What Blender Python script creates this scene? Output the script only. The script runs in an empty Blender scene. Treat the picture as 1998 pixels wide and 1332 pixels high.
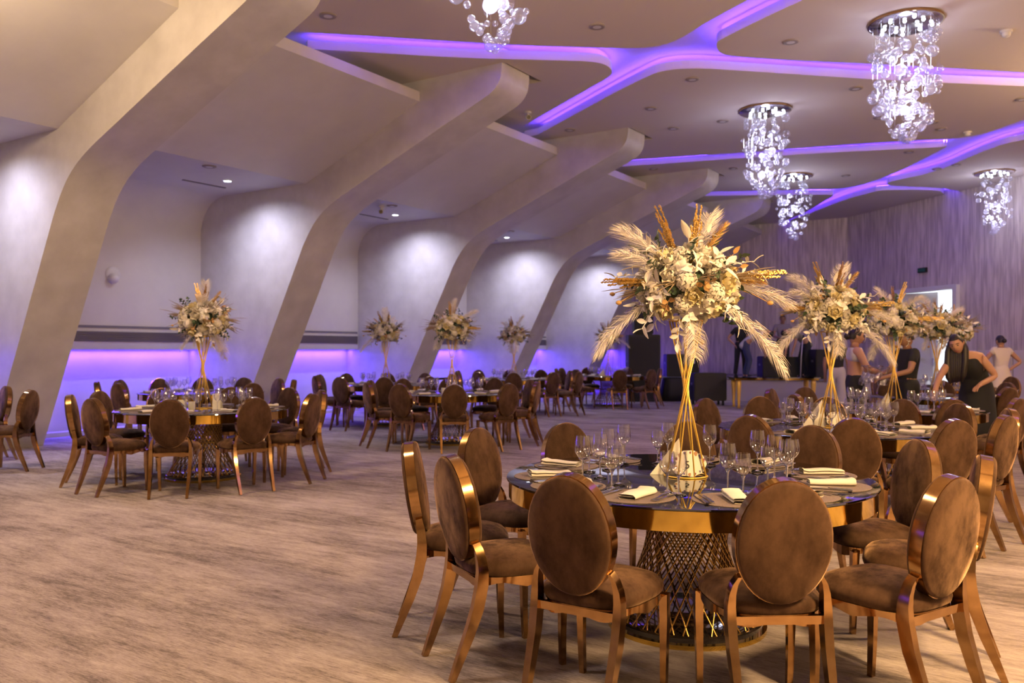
import bpy, bmesh, math, random
from mathutils import Vector, Matrix, Euler
from mathutils.geometry import tessellate_polygon

# ------------------------------------------------------------------ camera, world, exposure
scene = bpy.context.scene
COL = scene.collection
W, H_PX, F_PX = 1998.0, 1332.0, 1650.0
CX, YH, CAM_H = 999.0, 682.0, 1.41
YAW = math.atan((2070.0 - CX) / F_PX)          # hall axis lies this far right of the lens axis
CR = Vector((math.cos(YAW), math.sin(YAW), 0))  # camera right
CF = Vector((-math.sin(YAW), math.cos(YAW), 0)) # camera forward
cam_d = bpy.data.cameras.new('camera')
cam_d.sensor_width = 36.0
cam_d.lens = F_PX / W * 36.0
cam_d.shift_y = (YH - H_PX / 2) / W
cam_d.clip_start = 0.05
cam_d.dof.use_dof = True
cam_d.dof.focus_distance = 4.2
cam_d.dof.aperture_fstop = 3.4
cam = bpy.data.objects.new('camera', cam_d)
cam.location = (0, 0, CAM_H)
cam.rotation_euler = (math.pi / 2, 0, YAW)
COL.objects.link(cam)
scene.camera = cam

world = bpy.data.worlds.new('world'); scene.world = world; world.use_nodes = True
wb = world.node_tree.nodes['Background']
wb.inputs[0].default_value = (0.86, 0.93, 1.0, 1); wb.inputs[1].default_value = 2.2
scene.view_settings.view_transform = 'Standard'
scene.view_settings.look = 'None'
scene.view_settings.exposure = -0.17
scene.view_settings.gamma = 1.0
scene.view_settings.use_curve_mapping = False
scene.cycles.transparent_max_bounces = 16
scene.cycles.adaptive_threshold = 0.02
scene.cycles.max_bounces = 6
scene.cycles.diffuse_bounces = 3
scene.cycles.glossy_bounces = 3
scene.cycles.transmission_bounces = 4
scene.cycles.sample_clamp_indirect = 6.0
scene.cycles.caustics_reflective = False
scene.cycles.caustics_refractive = False

WARM = (1.0, 0.66, 0.36); COOL = (0.74, 0.74, 1.0); VIOLET = (0.085, 0.032, 1.0)
P_WARM, P_CHAND, P_SPOT, E_TROUGH, E_RECESS = 900.0, 20.0, 275.0, 100.0, 150.0
ZC = 5.56                                        # ceiling height

def at(x, y, D):                                 # photo pixel at a depth -> hall point
    return Vector((0, 0, CAM_H)) + (CF + CR * ((x - CX) / F_PX) + Vector((0, 0, (YH - y) / F_PX))) * D
def onz(x, y, z):
    return at(x, y, (z - CAM_H) * F_PX / (YH - y))

# ------------------------------------------------------------------ materials
MATS = {}
def mat(name, col, rough=0.5, metal=0.0, spec=0.5, sheen=0.0, emit=None, estr=0.0, coat=0.0, trans=0.0, sss=0.0):
    m = bpy.data.materials.new(name); m.use_nodes = True
    b = m.node_tree.nodes['Principled BSDF']
    b.inputs['Base Color'].default_value = (*col, 1)
    b.inputs['Roughness'].default_value = rough
    b.inputs['Metallic'].default_value = metal
    b.inputs['Specular IOR Level'].default_value = spec
    b.inputs['Sheen Weight'].default_value = sheen
    b.inputs['Coat Weight'].default_value = coat
    if emit: b.inputs['Emission Color'].default_value = (*emit, 1); b.inputs['Emission Strength'].default_value = estr
    MATS[name] = m
    return m
def N(m, t, **kw):
    n = m.node_tree.nodes.new(t)
    for k, v in kw.items():
        if k in n.inputs: n.inputs[k].default_value = v
        else: setattr(n, k, v)
    return n
def L(m, a, b): m.node_tree.links.new(a, b)
def mottle(m, c1, c2, scale=(4, 4, 4), detail=3.0, lo=0.35, hi=0.65, bump=0.0, coords='Object', rough=0.6, nscale=1.0):
    """noise between two colours, optional fine bump"""
    b = m.node_tree.nodes['Principled BSDF']
    tc = N(m, 'ShaderNodeTexCoord'); mp = N(m, 'ShaderNodeMapping'); mp.inputs['Scale'].default_value = scale
    L(m, tc.outputs[coords], mp.inputs[0])
    nz = N(m, 'ShaderNodeTexNoise'); nz.inputs['Scale'].default_value = nscale; nz.inputs['Detail'].default_value = detail
    nz.inputs['Roughness'].default_value = rough
    L(m, mp.outputs[0], nz.inputs['Vector'])
    cr = N(m, 'ShaderNodeValToRGB')
    cr.color_ramp.elements[0].position = lo; cr.color_ramp.elements[0].color = (*c1, 1)
    cr.color_ramp.elements[1].position = hi; cr.color_ramp.elements[1].color = (*c2, 1)
    L(m, nz.outputs[0], cr.inputs[0]); L(m, cr.outputs[0], b.inputs['Base Color'])
    if bump:
        bp = N(m, 'ShaderNodeBump'); bp.inputs['Strength'].default_value = bump
        L(m, nz.outputs[0], bp.inputs['Height']); L(m, bp.outputs[0], b.inputs['Normal'])
    return nz, cr

mat('plaster', (0.72, 0.69, 0.66), 0.55); mottle(MATS['plaster'], (0.60, 0.57, 0.56), (0.66, 0.63, 0.62), (1.6, 1.6, 1.6), 8, 0.3, 0.7, 0.05)
mat('stucco', (0.72, 0.69, 0.66), 0.38); mottle(MATS['stucco'], (0.50, 0.47, 0.45), (0.63, 0.60, 0.58), (2.2, 2.2, 2.2), 9, 0.3, 0.7, 0.10)
mat('ceiling_paint', (0.64, 0.56, 0.50), 0.8)
mat('gold', (0.78, 0.47, 0.20), 0.13, 1.0)
mottle(MATS['gold'], (0.36, 0.21, 0.09), (0.50, 0.31, 0.14), (9, 9, 9), 4, 0.35, 0.65)
mat('gold_mirror', (0.80, 0.55, 0.12), 0.07, 1.0)
mat('gold_rod', (0.50, 0.31, 0.09), 0.25, 1.0)
mat('gold_paint', (0.92, 0.60, 0.12), 0.35, 0.45)
mat('glitter', (0.62, 0.38, 0.10), 0.3, 0.7); mottle(MATS['glitter'], (0.28, 0.15, 0.03), (0.95, 0.66, 0.25), (420, 420, 420), 1, 0.42, 0.6)
mat('dark_glass', (0.22, 0.235, 0.27), 0.03, 1.0)
mat('black_gloss', (0.015, 0.012, 0.012), 0.08, 0.0, 0.8, coat=1.0)
mat('velvet', (0.25, 0.15, 0.11), 0.75, sheen=1.0)
mottle(MATS['velvet'], (0.038, 0.018, 0.009), (0.085, 0.044, 0.025), (8, 8, 5), 7, 0.34, 0.66, 0.0, rough=0.7)
m = MATS['velvet']; b_ = m.node_tree.nodes['Principled BSDF']; mr = N(m, 'ShaderNodeMapRange'); mr.inputs[1].default_value = .38; mr.inputs[2].default_value = .62; mr.inputs[3].default_value = .10; mr.inputs[4].default_value = .85
L(m, [n for n in m.node_tree.nodes if n.type == 'TEX_NOISE'][0].outputs[0], mr.inputs[0]); L(m, mr.outputs[0], b_.inputs['Sheen Weight']); b_.inputs['Sheen Roughness'].default_value = 0.42
b_.inputs['Sheen Tint'].default_value = (0.85, 0.53, 0.31, 1); b_.inputs['Specular IOR Level'].default_value = 0.15
mat('linen', (0.66, 0.61, 0.55), 0.9)
mat('placemat', (0.30, 0.23, 0.20), 0.7); mottle(MATS['placemat'], (0.13, 0.095, 0.08), (0.20, 0.15, 0.13), (160, 160, 160), 2, 0.3, 0.7, 0.1)
mat('steel', (0.72, 0.72, 0.74), 0.14, 1.0)
mat('chrome', (0.80, 0.80, 0.84), 0.12, 1.0)
mat('rose_cream', (0.74, 0.64, 0.38), 0.75)
mat('rose_white', (0.76, 0.71, 0.63), 0.75)
mat('petal_white', (0.78, 0.74, 0.71), 0.7)
mat('leaf_white', (0.84, 0.79, 0.75), 0.65)
mat('leaf_green', (0.035, 0.075, 0.045), 0.5); mottle(MATS['leaf_green'], (0.025, 0.055, 0.035), (0.07, 0.11, 0.05), (20, 20, 20), 2)
mat('feather_white', (0.90, 0.83, 0.78), 0.9)
mat('feather_gold', (0.62, 0.38, 0.13), 0.75)
mat('seed_gold', (0.50, 0.29, 0.11), 0.5)
mat('stem', (0.20, 0.13, 0.07), 0.7); mat('grass_dry', (0.34, 0.25, 0.16), 0.8)
mat('card', (0.84, 0.80, 0.72), 0.8)
mat('ink', (0.03, 0.025, 0.03), 0.7)
mat('print_plum', (0.25, 0.06, 0.10), 0.8); mat('print_violet', (0.16, 0.12, 0.26), 0.8); mat('print_tan', (0.45, 0.25, 0.14), 0.8)
mat('candle', (0.9, 0.82, 0.62), 0.6, emit=(1.0, 0.62, 0.12), estr=1.2)
mat('black_matte', (0.006, 0.006, 0.008), 0.65)
mat('black_tolex', (0.018, 0.018, 0.026), 0.55); mottle(MATS['black_tolex'], (0.004, 0.004, 0.006), (0.010, 0.010, 0.014), (60, 60, 60), 3, 0.35, 0.65, 0.2)
mat('grey_metal', (0.16, 0.15, 0.17), 0.45, 0.3)
mat('vent_grey', (0.16, 0.14, 0.17), 0.6)
mat('fixture_grey', (0.30, 0.25, 0.23), 0.5)
mat('white_plastic', (0.66, 0.63, 0.64), 0.45)
mat('stage_front', (0.50, 0.46, 0.50), 0.7)
mat('stage_deck', (0.20, 0.18, 0.19), 0.6)
mat('door_white', (0.74, 0.74, 0.76), 0.45)
mat('upholstery', (0.70, 0.62, 0.64), 0.6)
mat('gap_shade', (0.03, 0.025, 0.025), 0.9)  # shade of the rib gaps, put into the colour
mat('red_plastic', (0.55, 0.03, 0.10), 0.4)
mat('exit_green', (0.02, 0.12, 0.08), 0.5)
# lights that show
mat('led_violet', (0.2, 0.1, 0.6), 0.5, emit=VIOLET, estr=E_TROUGH)
mat('led_recess', (0.2, 0.1, 0.6), 0.5, emit=VIOLET, estr=E_RECESS)
mat('lamp_cool', (1, 1, 1), 0.5, emit=(0.80, 0.88, 1.0), estr=30.0)
mat('bulb', (1, 1, 1), 0.5, emit=(0.78, 0.86, 1.0), estr=18.0)
mat('added_bowl_glow', (1, 1, 1), 0.5, emit=WARM, estr=20.0)  # glow for the shades of the added out-of-view bowl lamps
# people
mat('skin', (0.50, 0.27, 0.17), 0.55); mat('skin_tan', (0.36, 0.19, 0.12), 0.55)
mat('hair', (0.016, 0.010, 0.008), 0.45); mat('lips', (0.32, 0.08, 0.07), 0.5); mat('eye', (0.02, 0.015, 0.015), 0.3)
mat('cloth_black', (0.012, 0.012, 0.014), 0.8); mat('cloth_white', (0.62, 0.58, 0.66), 0.8)
mat('cloth_cream', (0.74, 0.64, 0.50), 0.8); mat('denim', (0.05, 0.06, 0.13), 0.85); mat('cloth_grey', (0.30, 0.26, 0.27), 0.85)
mat('cloth_olive', (0.30, 0.27, 0.22), 0.85); mat('cloth_pale', (0.55, 0.52, 0.55), 0.85)

# carpet: streaks running across the hall
m = mat('carpet', (0.4, 0.35, 0.32), 0.95, spec=0.1)
tc = N(m, 'ShaderNodeTexCoord')
def streak(scale, detail, rough, s):
    mp = N(m, 'ShaderNodeMapping'); mp.inputs['Scale'].default_value = scale
    L(m, tc.outputs['Object'], mp.inputs[0])
    n = N(m, 'ShaderNodeTexNoise'); n.inputs['Scale'].default_value = s; n.inputs['Detail'].default_value = detail; n.inputs['Roughness'].default_value = rough
    L(m, mp.outputs[0], n.inputs['Vector']); return n
n1 = streak((2.1, 12.0, 1), 7, 0.78, 1.0); n2 = streak((0.75, 1.5, 1), 4, 0.6, 1.0); n3 = streak((16, 110, 1), 4, 0.85, 1.0)
a1 = N(m, 'ShaderNodeMath', operation='MULTIPLY_ADD'); a1.inputs[1].default_value = 0.42; L(m, n1.outputs[0], a1.inputs[0])
a2 = N(m, 'ShaderNodeMath', operation='MULTIPLY_ADD'); a2.inputs[1].default_value = 0.35; L(m, n2.outputs[0], a2.inputs[0]); L(m, a2.outputs[0], a1.inputs[2])
a3 = N(m, 'ShaderNodeMath', operation='MULTIPLY'); a3.inputs[1].default_value = 0.36; L(m, n3.outputs[0], a3.inputs[0]); L(m, a3.outputs[0], a2.inputs[2])
cr = N(m, 'ShaderNodeValToRGB')
cr.color_ramp.elements[0].position = 0.475; cr.color_ramp.elements[0].color = (0.165, 0.135, 0.132, 1)
cr.color_ramp.elements[1].position = 0.665; cr.color_ramp.elements[1].color = (0.53, 0.46, 0.445, 1)
e = cr.color_ramp.elements.new(0.56); e.color = (0.36, 0.30, 0.288, 1)
L(m, a1.outputs[0], cr.inputs[0]); L(m, cr.outputs[0], m.node_tree.nodes['Principled BSDF'].inputs['Base Color'])
bp = N(m, 'ShaderNodeBump'); bp.inputs['Strength'].default_value = 0.15; L(m, n3.outputs[0], bp.inputs['Height']); L(m, bp.outputs[0], m.node_tree.nodes['Principled BSDF'].inputs['Normal'])

# wallpaper: tall feather-like vertical strokes (u along the wall in UV x, height in z)
m = mat('wallpaper', (0.45, 0.38, 0.38), 0.6)
tc = N(m, 'ShaderNodeTexCoord')
def wpn(scale, detail, s, dist=0.0):
    mp = N(m, 'ShaderNodeMapping'); mp.inputs['Scale'].default_value = scale
    L(m, tc.outputs['UV'], mp.inputs[0])
    n = N(m, 'ShaderNodeTexNoise'); n.inputs['Scale'].default_value = s; n.inputs['Detail'].default_value = detail; n.inputs['Distortion'].default_value = dist
    L(m, mp.outputs[0], n.inputs['Vector']); return n
w1 = wpn((9, 1.1, 1), 3, 1.0, 0.3); w2 = wpn((26, 0.8, 1), 1, 1.0)
mx = N(m, 'ShaderNodeMath', operation='MULTIPLY_ADD'); mx.inputs[1].default_value = 0.6
ms = N(m, 'ShaderNodeMath', operation='MULTIPLY'); ms.inputs[1].default_value = 0.4
L(m, w2.outputs[0], ms.inputs[0]); L(m, w1.outputs[0], mx.inputs[0]); L(m, ms.outputs[0], mx.inputs[2])
cr = N(m, 'ShaderNodeValToRGB')
cr.color_ramp.elements[0].position = 0.38; cr.color_ramp.elements[0].color = (0.43, 0.36, 0.36, 1)
cr.color_ramp.elements[1].position = 0.60; cr.color_ramp.elements[1].color = (0.72, 0.64, 0.61, 1)
L(m, mx.outputs[0], cr.inputs[0]); L(m, cr.outputs[0], m.node_tree.nodes['Principled BSDF'].inputs['Base Color'])

# thin clear glass: transparent body with fresnel reflections
def glass_mat(name, tint, rim, base=0.05, gl_rough=0.02):
    m = bpy.data.materials.new(name); m.use_nodes = True; nt = m.node_tree; nt.nodes.clear()
    out = nt.nodes.new('ShaderNodeOutputMaterial'); mix = nt.nodes.new('ShaderNodeMixShader')
    tr = nt.nodes.new('ShaderNodeBsdfTransparent'); tr.inputs[0].default_value = (*tint, 1)
    gl = nt.nodes.new('ShaderNodeBsdfGlossy'); gl.inputs['Roughness'].default_value = gl_rough
    lw = nt.nodes.new('ShaderNodeLayerWeight'); lw.inputs['Blend'].default_value = 0.45
    pw = nt.nodes.new('ShaderNodeMath'); pw.operation = 'POWER'; pw.inputs[1].default_value = 2.2
    ma = nt.nodes.new('ShaderNodeMath'); ma.operation = 'MULTIPLY_ADD'; ma.inputs[1].default_value = rim; ma.inputs[2].default_value = base; ma.use_clamp = True
    nt.links.new(lw.outputs['Facing'], pw.inputs[0]); nt.links.new(pw.outputs[0], ma.inputs[0])
    nt.links.new(ma.outputs[0], mix.inputs[0]); nt.links.new(tr.outputs[0], mix.inputs[1]); nt.links.new(gl.outputs[0], mix.inputs[2])
    nt.links.new(mix.outputs[0], out.inputs[0]); MATS[name] = m
glass_mat('glass', (0.93, 0.93, 0.96), 1.3, 0.17, 0.03)
mat('glass_solid', (0.95, 0.95, 1.0), 0.02); MATS['glass_solid'].node_tree.nodes['Principled BSDF'].inputs['Transmission Weight'].default_value = 1.0
glass_mat('bubble', (0.95, 0.94, 0.99), 0.9, 0.10, 0.10)
nt = MATS['bubble'].node_tree; mo = nt.nodes['Material Output']; sh = mo.inputs[0].links[0].from_socket
tl = nt.nodes.new('ShaderNodeBsdfTranslucent'); tl.inputs[0].default_value = (0.9, 0.9, 1, 1); m2 = nt.nodes.new('ShaderNodeMixShader'); m2.inputs[0].default_value = 0.11
nt.links.new(sh, m2.inputs[1]); nt.links.new(tl.outputs[0], m2.inputs[2]); nt.links.new(m2.outputs[0], mo.inputs[0])

# ------------------------------------------------------------------ mesh helpers
class MB:
    def __init__(s): s.v = []; s.f = []; s.uv = None
    def add(s, vs, fs):
        o = len(s.v); s.v += [tuple(p) for p in vs]; s.f += [tuple(i + o for i in f) for f in fs]; return s
    def box(s, c, d, rz=0.0):
        cx, cy, cz = c; dx, dy, dz = d[0] / 2, d[1] / 2, d[2] / 2; co, si = math.cos(rz), math.sin(rz)
        vs = []
        for z in (-dz, dz):
            for x, y in ((-dx, -dy), (dx, -dy), (dx, dy), (-dx, dy)):
                vs.append((cx + x * co - y * si, cy + x * si + y * co, cz + z))
        return s.add(vs, [(3, 2, 1, 0), (4, 5, 6, 7), (0, 1, 5, 4), (1, 2, 6, 5), (2, 3, 7, 6), (3, 0, 4, 7)])
    def lathe(s, prof, seg=24, c=(0, 0, 0), closed=False):
        vs = []; fs = []; n = len(prof)
        for j in range(seg):
            a = 2 * math.pi * j / seg; ca, sa = math.cos(a), math.sin(a)
            for r, z in prof: vs.append((c[0] + r * ca, c[1] + r * sa, c[2] + z))
        for j in range(seg):
            k = (j + 1) % seg
            for i in range(n - 1 + (1 if closed else 0)):
                i2 = (i + 1) % n
                fs.append((j * n + i, k * n + i, k * n + i2, j * n + i2))
        return s.add(vs, fs)
    def tube(s, pts, r, seg=8, cap=True):
        pts = [Vector(p) for p in pts]; n = len(pts); vs = []; fs = []
        rr = r if isinstance(r, (list, tuple)) else [r] * n
        up = None
        for i, p in enumerate(pts):
            t = (pts[min(i + 1, n - 1)] - pts[max(i - 1, 0)]).normalized()
            if up is None: up = Vector((0, 0, 1)) if abs(t.z) < 0.9 else Vector((1, 0, 0))
            a = t.cross(up).normalized(); b = a.cross(t).normalized(); up = b
            for j in range(seg):
                th = 2 * math.pi * j / seg
                vs.append(p + (a * math.cos(th) + b * math.sin(th)) * rr[i])
        for i in range(n - 1):
            for j in range(seg):
                k = (j + 1) % seg
                fs.append((i * seg + j, i * seg + k, (i + 1) * seg + k, (i + 1) * seg + j))
        if cap: fs.append(tuple(range(seg - 1, -1, -1))); fs.append(tuple((n - 1) * seg + j for j in range(seg)))
        return s.add(vs, fs)
    def rsweep(s, pts, side, wd, dp, closed=False):
        """rectangle swept along pts: width wd along `side`, depth dp along tangent x side"""
        pts = [Vector(p) for p in pts]; n = len(pts); vs = []; fs = []; side = Vector(side)
        W_ = wd if isinstance(wd, (list, tuple)) else [wd] * n; D_ = dp if isinstance(dp, (list, tuple)) else [dp] * n
        for i, p in enumerate(pts):
            if closed: t = (pts[(i + 1) % n] - pts[i - 1]).normalized()
            else: t = (pts[min(i + 1, n - 1)] - pts[max(i - 1, 0)]).normalized()
            b = t.cross(side).normalized()
            for x, y in ((-1, -1), (1, -1), (1, 1), (-1, 1)):
                vs.append(p + side * (x * W_[i] / 2) + b * (y * D_[i] / 2))
        for i in range(n if closed else n - 1):
            k = (i + 1) % n
            for j in range(4):
                j2 = (j + 1) % 4
                fs.append((i * 4 + j, i * 4 + j2, k * 4 + j2, k * 4 + j))
        if not closed: fs.append((3, 2, 1, 0)); fs.append(tuple((n - 1) * 4 + j for j in range(4)))
        return s.add(vs, fs)
    def extrude_poly(s, poly, axis, a, b):
        """poly of 2-D points extruded along axis from a to b ('y': poly is (x,z); 'z': poly is (x,y))"""
        n = len(poly); mk = (lambda p, t: (p[0], t, p[1])) if axis == 'y' else (lambda p, t: (p[0], p[1], t))
        vs = [mk(p, a) for p in poly] + [mk(p, b) for p in poly]
        tri = tessellate_polygon([[Vector((p[0], p[1], 0)) for p in poly]])
        fs = [tuple(t) for t in tri] + [tuple(i + n for i in reversed(t)) for t in tri]
        for i in range(n): k = (i + 1) % n; fs.append((i, k, k + n, i + n))
        return s.add(vs, fs)
    def grid(s, rows):
        nr, nc = len(rows), len(rows[0]); vs = [p for r in rows for p in r]; fs = []
        for i in range(nr - 1):
            for j in range(nc - 1):
                fs.append((i * nc + j, i * nc + j + 1, (i + 1) * nc + j + 1, (i + 1) * nc + j))
        return s.add(vs, fs)
    def sphere(s, c, r, seg=10, rings=6, sc=(1, 1, 1)):
        prof = [(max(1e-4, math.sin(math.pi * i / rings)), -math.cos(math.pi * i / rings)) for i in range(rings + 1)]
        vs = []; n = len(prof); fs = []
        for j in range(seg):
            a = 2 * math.pi * j / seg
            for q, z in prof: vs.append((c[0] + r * sc[0] * q * math.cos(a), c[1] + r * sc[1] * q * math.sin(a), c[2] + r * sc[2] * z))
        for j in range(seg):
            k = (j + 1) % seg
            for i in range(n - 1): fs.append((j * n + i, k * n + i, k * n + i + 1, j * n + i + 1))
        return s.add(vs, fs)
    def mesh(s, name, material, smooth=False, fix=True, angle=None):
        me = bpy.data.meshes.new(name); me.from_pydata([tuple(p) for p in s.v], [], s.f)
        if fix:
            bm = bmesh.new(); bm.from_mesh(me); bmesh.ops.remove_doubles(bm, verts=bm.verts, dist=1e-5)
            bmesh.ops.recalc_face_normals(bm, faces=bm.faces); bm.to_mesh(me); bm.free()
        me.validate()
        if isinstance(material, str): me.materials.append(MATS[material])
        if smooth:
            me.polygons.foreach_set('use_smooth', [True] * len(me.polygons))
            if angle is not None: me.set_sharp_from_angle(angle=math.radians(angle))
        me.update(); return me

def obj(name, me, parent=None, loc=None, rot=None, mtx=None, scale=None):
    o = bpy.data.objects.new(name, me); COL.objects.link(o)
    if mtx is not None: o.matrix_local = mtx
    else:
        if loc is not None: o.location = loc
        if rot is not None: o.rotation_euler = rot
        if scale is not None: o.scale = scale if isinstance(scale, (tuple, list)) else (scale,) * 3
    if parent is not None: o.parent = parent
    return o
def tag(o, label, cat, group=None):
    o['label'] = label; o['category'] = cat
    if group: o['group'] = group
    return o
def thing(name, label, cat, loc=(0, 0, 0), rz=0.0, group=None):
    o = obj(name, None, loc=loc, rot=(0, 0, rz)); o.empty_display_size = 0.1
    return tag(o, label, cat, group)
def struct(name, me, label=None, parent=None):
    o = obj(name, me, parent)
    if parent is None: o['kind'] = 'structure'
    if label: o['label'] = label
    return o
def put(root, parts):
    """parts: (name, mesh, matrix or None, [children])"""
    for p in parts:
        c = obj(p[0], p[1], root, mtx=p[2] if len(p) > 2 and p[2] is not None else Matrix())
        for q in (p[3] if len(p) > 3 else []): obj(q[0], q[1], c, mtx=q[2] if len(q) > 2 and q[2] is not None else Matrix())
def T(x, y, z): return Matrix.Translation((x, y, z))
def RZ(a): return Matrix.Rotation(a, 4, 'Z')
def basis(pos, zdir, xhint=Vector((0, 0, 1)), s=1.0):
    """matrix whose local z points along zdir"""
    z = Vector(zdir).normalized(); x = xhint - z * xhint.dot(z)
    if x.length < 1e-3: x = Vector((1, 0, 0)) - z * z.x
    x.normalize(); y = z.cross(x)
    return Matrix(((x.x * s, y.x * s, z.x * s, pos[0]), (x.y * s, y.y * s, z.y * s, pos[1]), (x.z * s, y.z * s, z.z * s, pos[2]), (0, 0, 0, 1)))
def lamp(name, kind, loc, energy, color, radius=0.1, rot=None, spot=None, parent=None):
    d = bpy.data.lights.new(name, kind); d.energy = energy; d.color = color
    if kind in ('POINT', 'SPOT'): d.shadow_soft_size = radius
    if kind == 'SPOT': d.spot_size = math.radians(spot[0]); d.spot_blend = spot[1]
    o = obj(name, d, parent, loc=loc, rot=rot); return o
R_ = random.Random

# ------------------------------------------------------------------ the hall
XW, YB = -13.59, 28.0                             # left wall, back wall
RIBS = [10.17 + 4.25 * k for k in range(-3, 4)]   # near faces of the ribs
RT = 0.75
OA, OB = Vector((-5.62, 28.0, 0)), Vector((7.0, 16.67, 0))   # oblique wall
XR, YF = 7.0, -7.0
HALL = [(-14.3, YF), (XR, YF), (XR, OB.y), (OA.x, YB), (-14.3, YB)]

mb = MB(); mb.extrude_poly(HALL, 'z', -0.1, 0.0)
struct('floor', mb.mesh('floor', 'carpet'), 'streaked beige and grey carpet')

prof = [(-13.95, 0.0), (-13.95, 1.41), (-13.60, 1.41), (-13.59, 1.43), (-13.59, 3.55)]
for i in range(1, 9):
    a = i / 8 * math.pi / 2
    prof.append((-13.59 + 0.69 * (1 - math.cos(a)), 3.55 + 0.69 * math.sin(a)))
mb = MB(); mb.grid([[(x, YF, z) for x, z in prof], [(x, YB, z) for x, z in prof]])
wall_left = struct('wall_left', mb.mesh('wall_left', 'plaster', True, angle=40), 'pale plaster wall with a recess glowing violet along its foot')
inner = [(-12.54, 0), (-10.86, 3.18), (-10.66, 3.48), (-10.44, 3.69), (-10.12, 3.88), (-9.57, 4.10), (-8.34, 4.60), (-7.12, 5.085), (-6.93, 5.17), (-6.82, 5.29), (-6.78, 5.42), (-6.77, 5.78)]
# smooth the rib edge
def chaikin(p, n=2):
    for _ in range(n):
        q = [p[0]]
        for a, b in zip(p[:-1], p[1:]):
            q.append((a[0] * .75 + b[0] * .25, a[1] * .75 + b[1] * .25)); q.append((a[0] * .25 + b[0] * .75, a[1] * .25 + b[1] * .75))
        q.append(p[-1]); p = q
    return p
rib_poly = [inner[0]] + chaikin(inner[1:], 2) + [(-14.28, 5.78), (-14.28, 0)]
mb = MB(); mb.extrude_poly(rib_poly, 'y', 0, RT); rib_me = mb.mesh('rib', 'stucco', True, angle=35)
for y in RIBS:
    r = obj('rib', rib_me, wall_left, loc=(0, y, 0)); r['label'] = 'broad leaning plaster rib that bends over into the ceiling'
# kerb at the wall foot and light strip under the ledge, bay by bay
for a, b in zip([YF] + [y + RT for y in RIBS], RIBS + [YB]):
    a = max(a, YF)
    mb = MB(); mb.box((-13.70, (a + b) / 2, 0.035), (0.22, b - a, 0.07)); obj('kerb', mb.mesh('kerb', 'plaster'), wall_left)
    mb = MB(); mb.add([(-13.86, a + .05, 1.40), (-13.80, a + .05, 1.40), (-13.80, b - .05, 1.40), (-13.86, b - .05, 1.40)], [(0, 1, 2, 3)])
    obj('led_strip', mb.mesh('led_strip', 'led_recess', fix=False), wall_left)

# upper ceiling with its panels, slopes and light coves
mb = MB(); mb.extrude_poly(HALL, 'z', 5.785, 5.96)
ceiling = struct('ceiling', mb.mesh('ceiling', 'ceiling_paint'), 'ceiling of curved panels parted by violet light coves')
for a, b in zip([YF] + [y + RT for y in RIBS], RIBS + [YB]):
    mb = MB(); mb.add([(-12.90, a, 4.24), (-12.90, b, 4.24), (-10.78, b, 4.24), (-10.78, a, 4.24)], [(0, 1, 2, 3)])
    obj('bay_soffit', mb.mesh('bay_soffit', 'plaster', fix=False), ceiling)
    mb = MB(); mb.extrude_poly([(-10.78, 4.24), (-8.30, 5.24), (-8.30, 5.39), (-8.80, 5.39), (-8.80, 5.30), (-10.78, 4.50)], 'y', a, b)
    obj('sloped_panel', mb.mesh('sloped_panel', 'plaster'), ceiling)

def pl(pts): return [tuple(onz(x, y, ZC)[:2]) for x, y in pts]
def notch(y):  # a rib passes through here
    return [(-8.8, y - .02), (-6.74, y + .06), (-6.74, y + 1.06), (-8.8, y + 1.0)]
XL = -8.8
N1 = chaikin(pl([(555, 62), (650, 66), (900, 82), (1050, 90), (1200, 94), (1250, 94), (1290, 90), (1330, 75), (1375, 45), (1460, 0)]))
I2 = chaikin(pl([(600, 95), (650, 98), (900, 113), (1100, 118), (1160, 120), (1185, 127), (1196, 140), (1190, 150), (1150, 172), (1013, 250)]))
I3n = chaikin(pl([(1050, 262), (1100, 235), (1200, 180), (1260, 150), (1290, 138), (1350, 132), (1450, 138), (1600, 148), (1760, 158), (1998, 168)]) + [(0.5, 16.4), (0.75, 16.8), (0.4, 17.15)] + pl([(1998, 233), (1929, 259), (1887, 268), (1845, 271.6), (1789, 274), (1648, 282), (1536, 291), (1452, 298), (1298, 306.6), (1205, 314)]))
N2 = chaikin([(2.7, 7.75)] + pl([(1565, 0), (1480, 40), (1420, 70), (1400, 80), (1397, 92), (1405, 104), (1425, 110), (1550, 118), (1700, 125), (1850, 133), (1998, 142)]) + [(1.3, 16.3), (2.2, 16.9), (3.0, 17.8), (4.15, 19.2)])
I4 = chaikin(pl([(1190, 326), (1298, 319), (1452, 308), (1543, 302), (1648, 296), (1789, 289), (1838, 287), (1848, 284), (1845, 288), (1806, 308), (1754, 335), (1684, 361), (1648, 367), (1627, 369), (1578, 370), (1375, 374)]))
I5 = chaikin([(3.55, 19.72), (2.1, 17.75), (1.5, 17.6), (0.3, 18.6)] + pl([(1998, 273), (1964, 279), (1929, 291), (1894, 305), (1824, 336), (1745, 352), (1728, 358), (1736, 363), (1834, 366)]) + [(-2.25, 24.9)])
I6 = chaikin(pl([(1368, 382), (1508, 380), (1624, 379), (1627, 382), (1613, 389), (1575, 413), (1522, 435)]) + [(-7.75, 28.0)])
I7 = chaikin([(-2.62, 25.25)] + pl([(1834, 370), (1718, 370), (1693, 377), (1648, 389), (1578, 417), (1543, 429)]) + [(-7.4, 28.0)])
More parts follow.
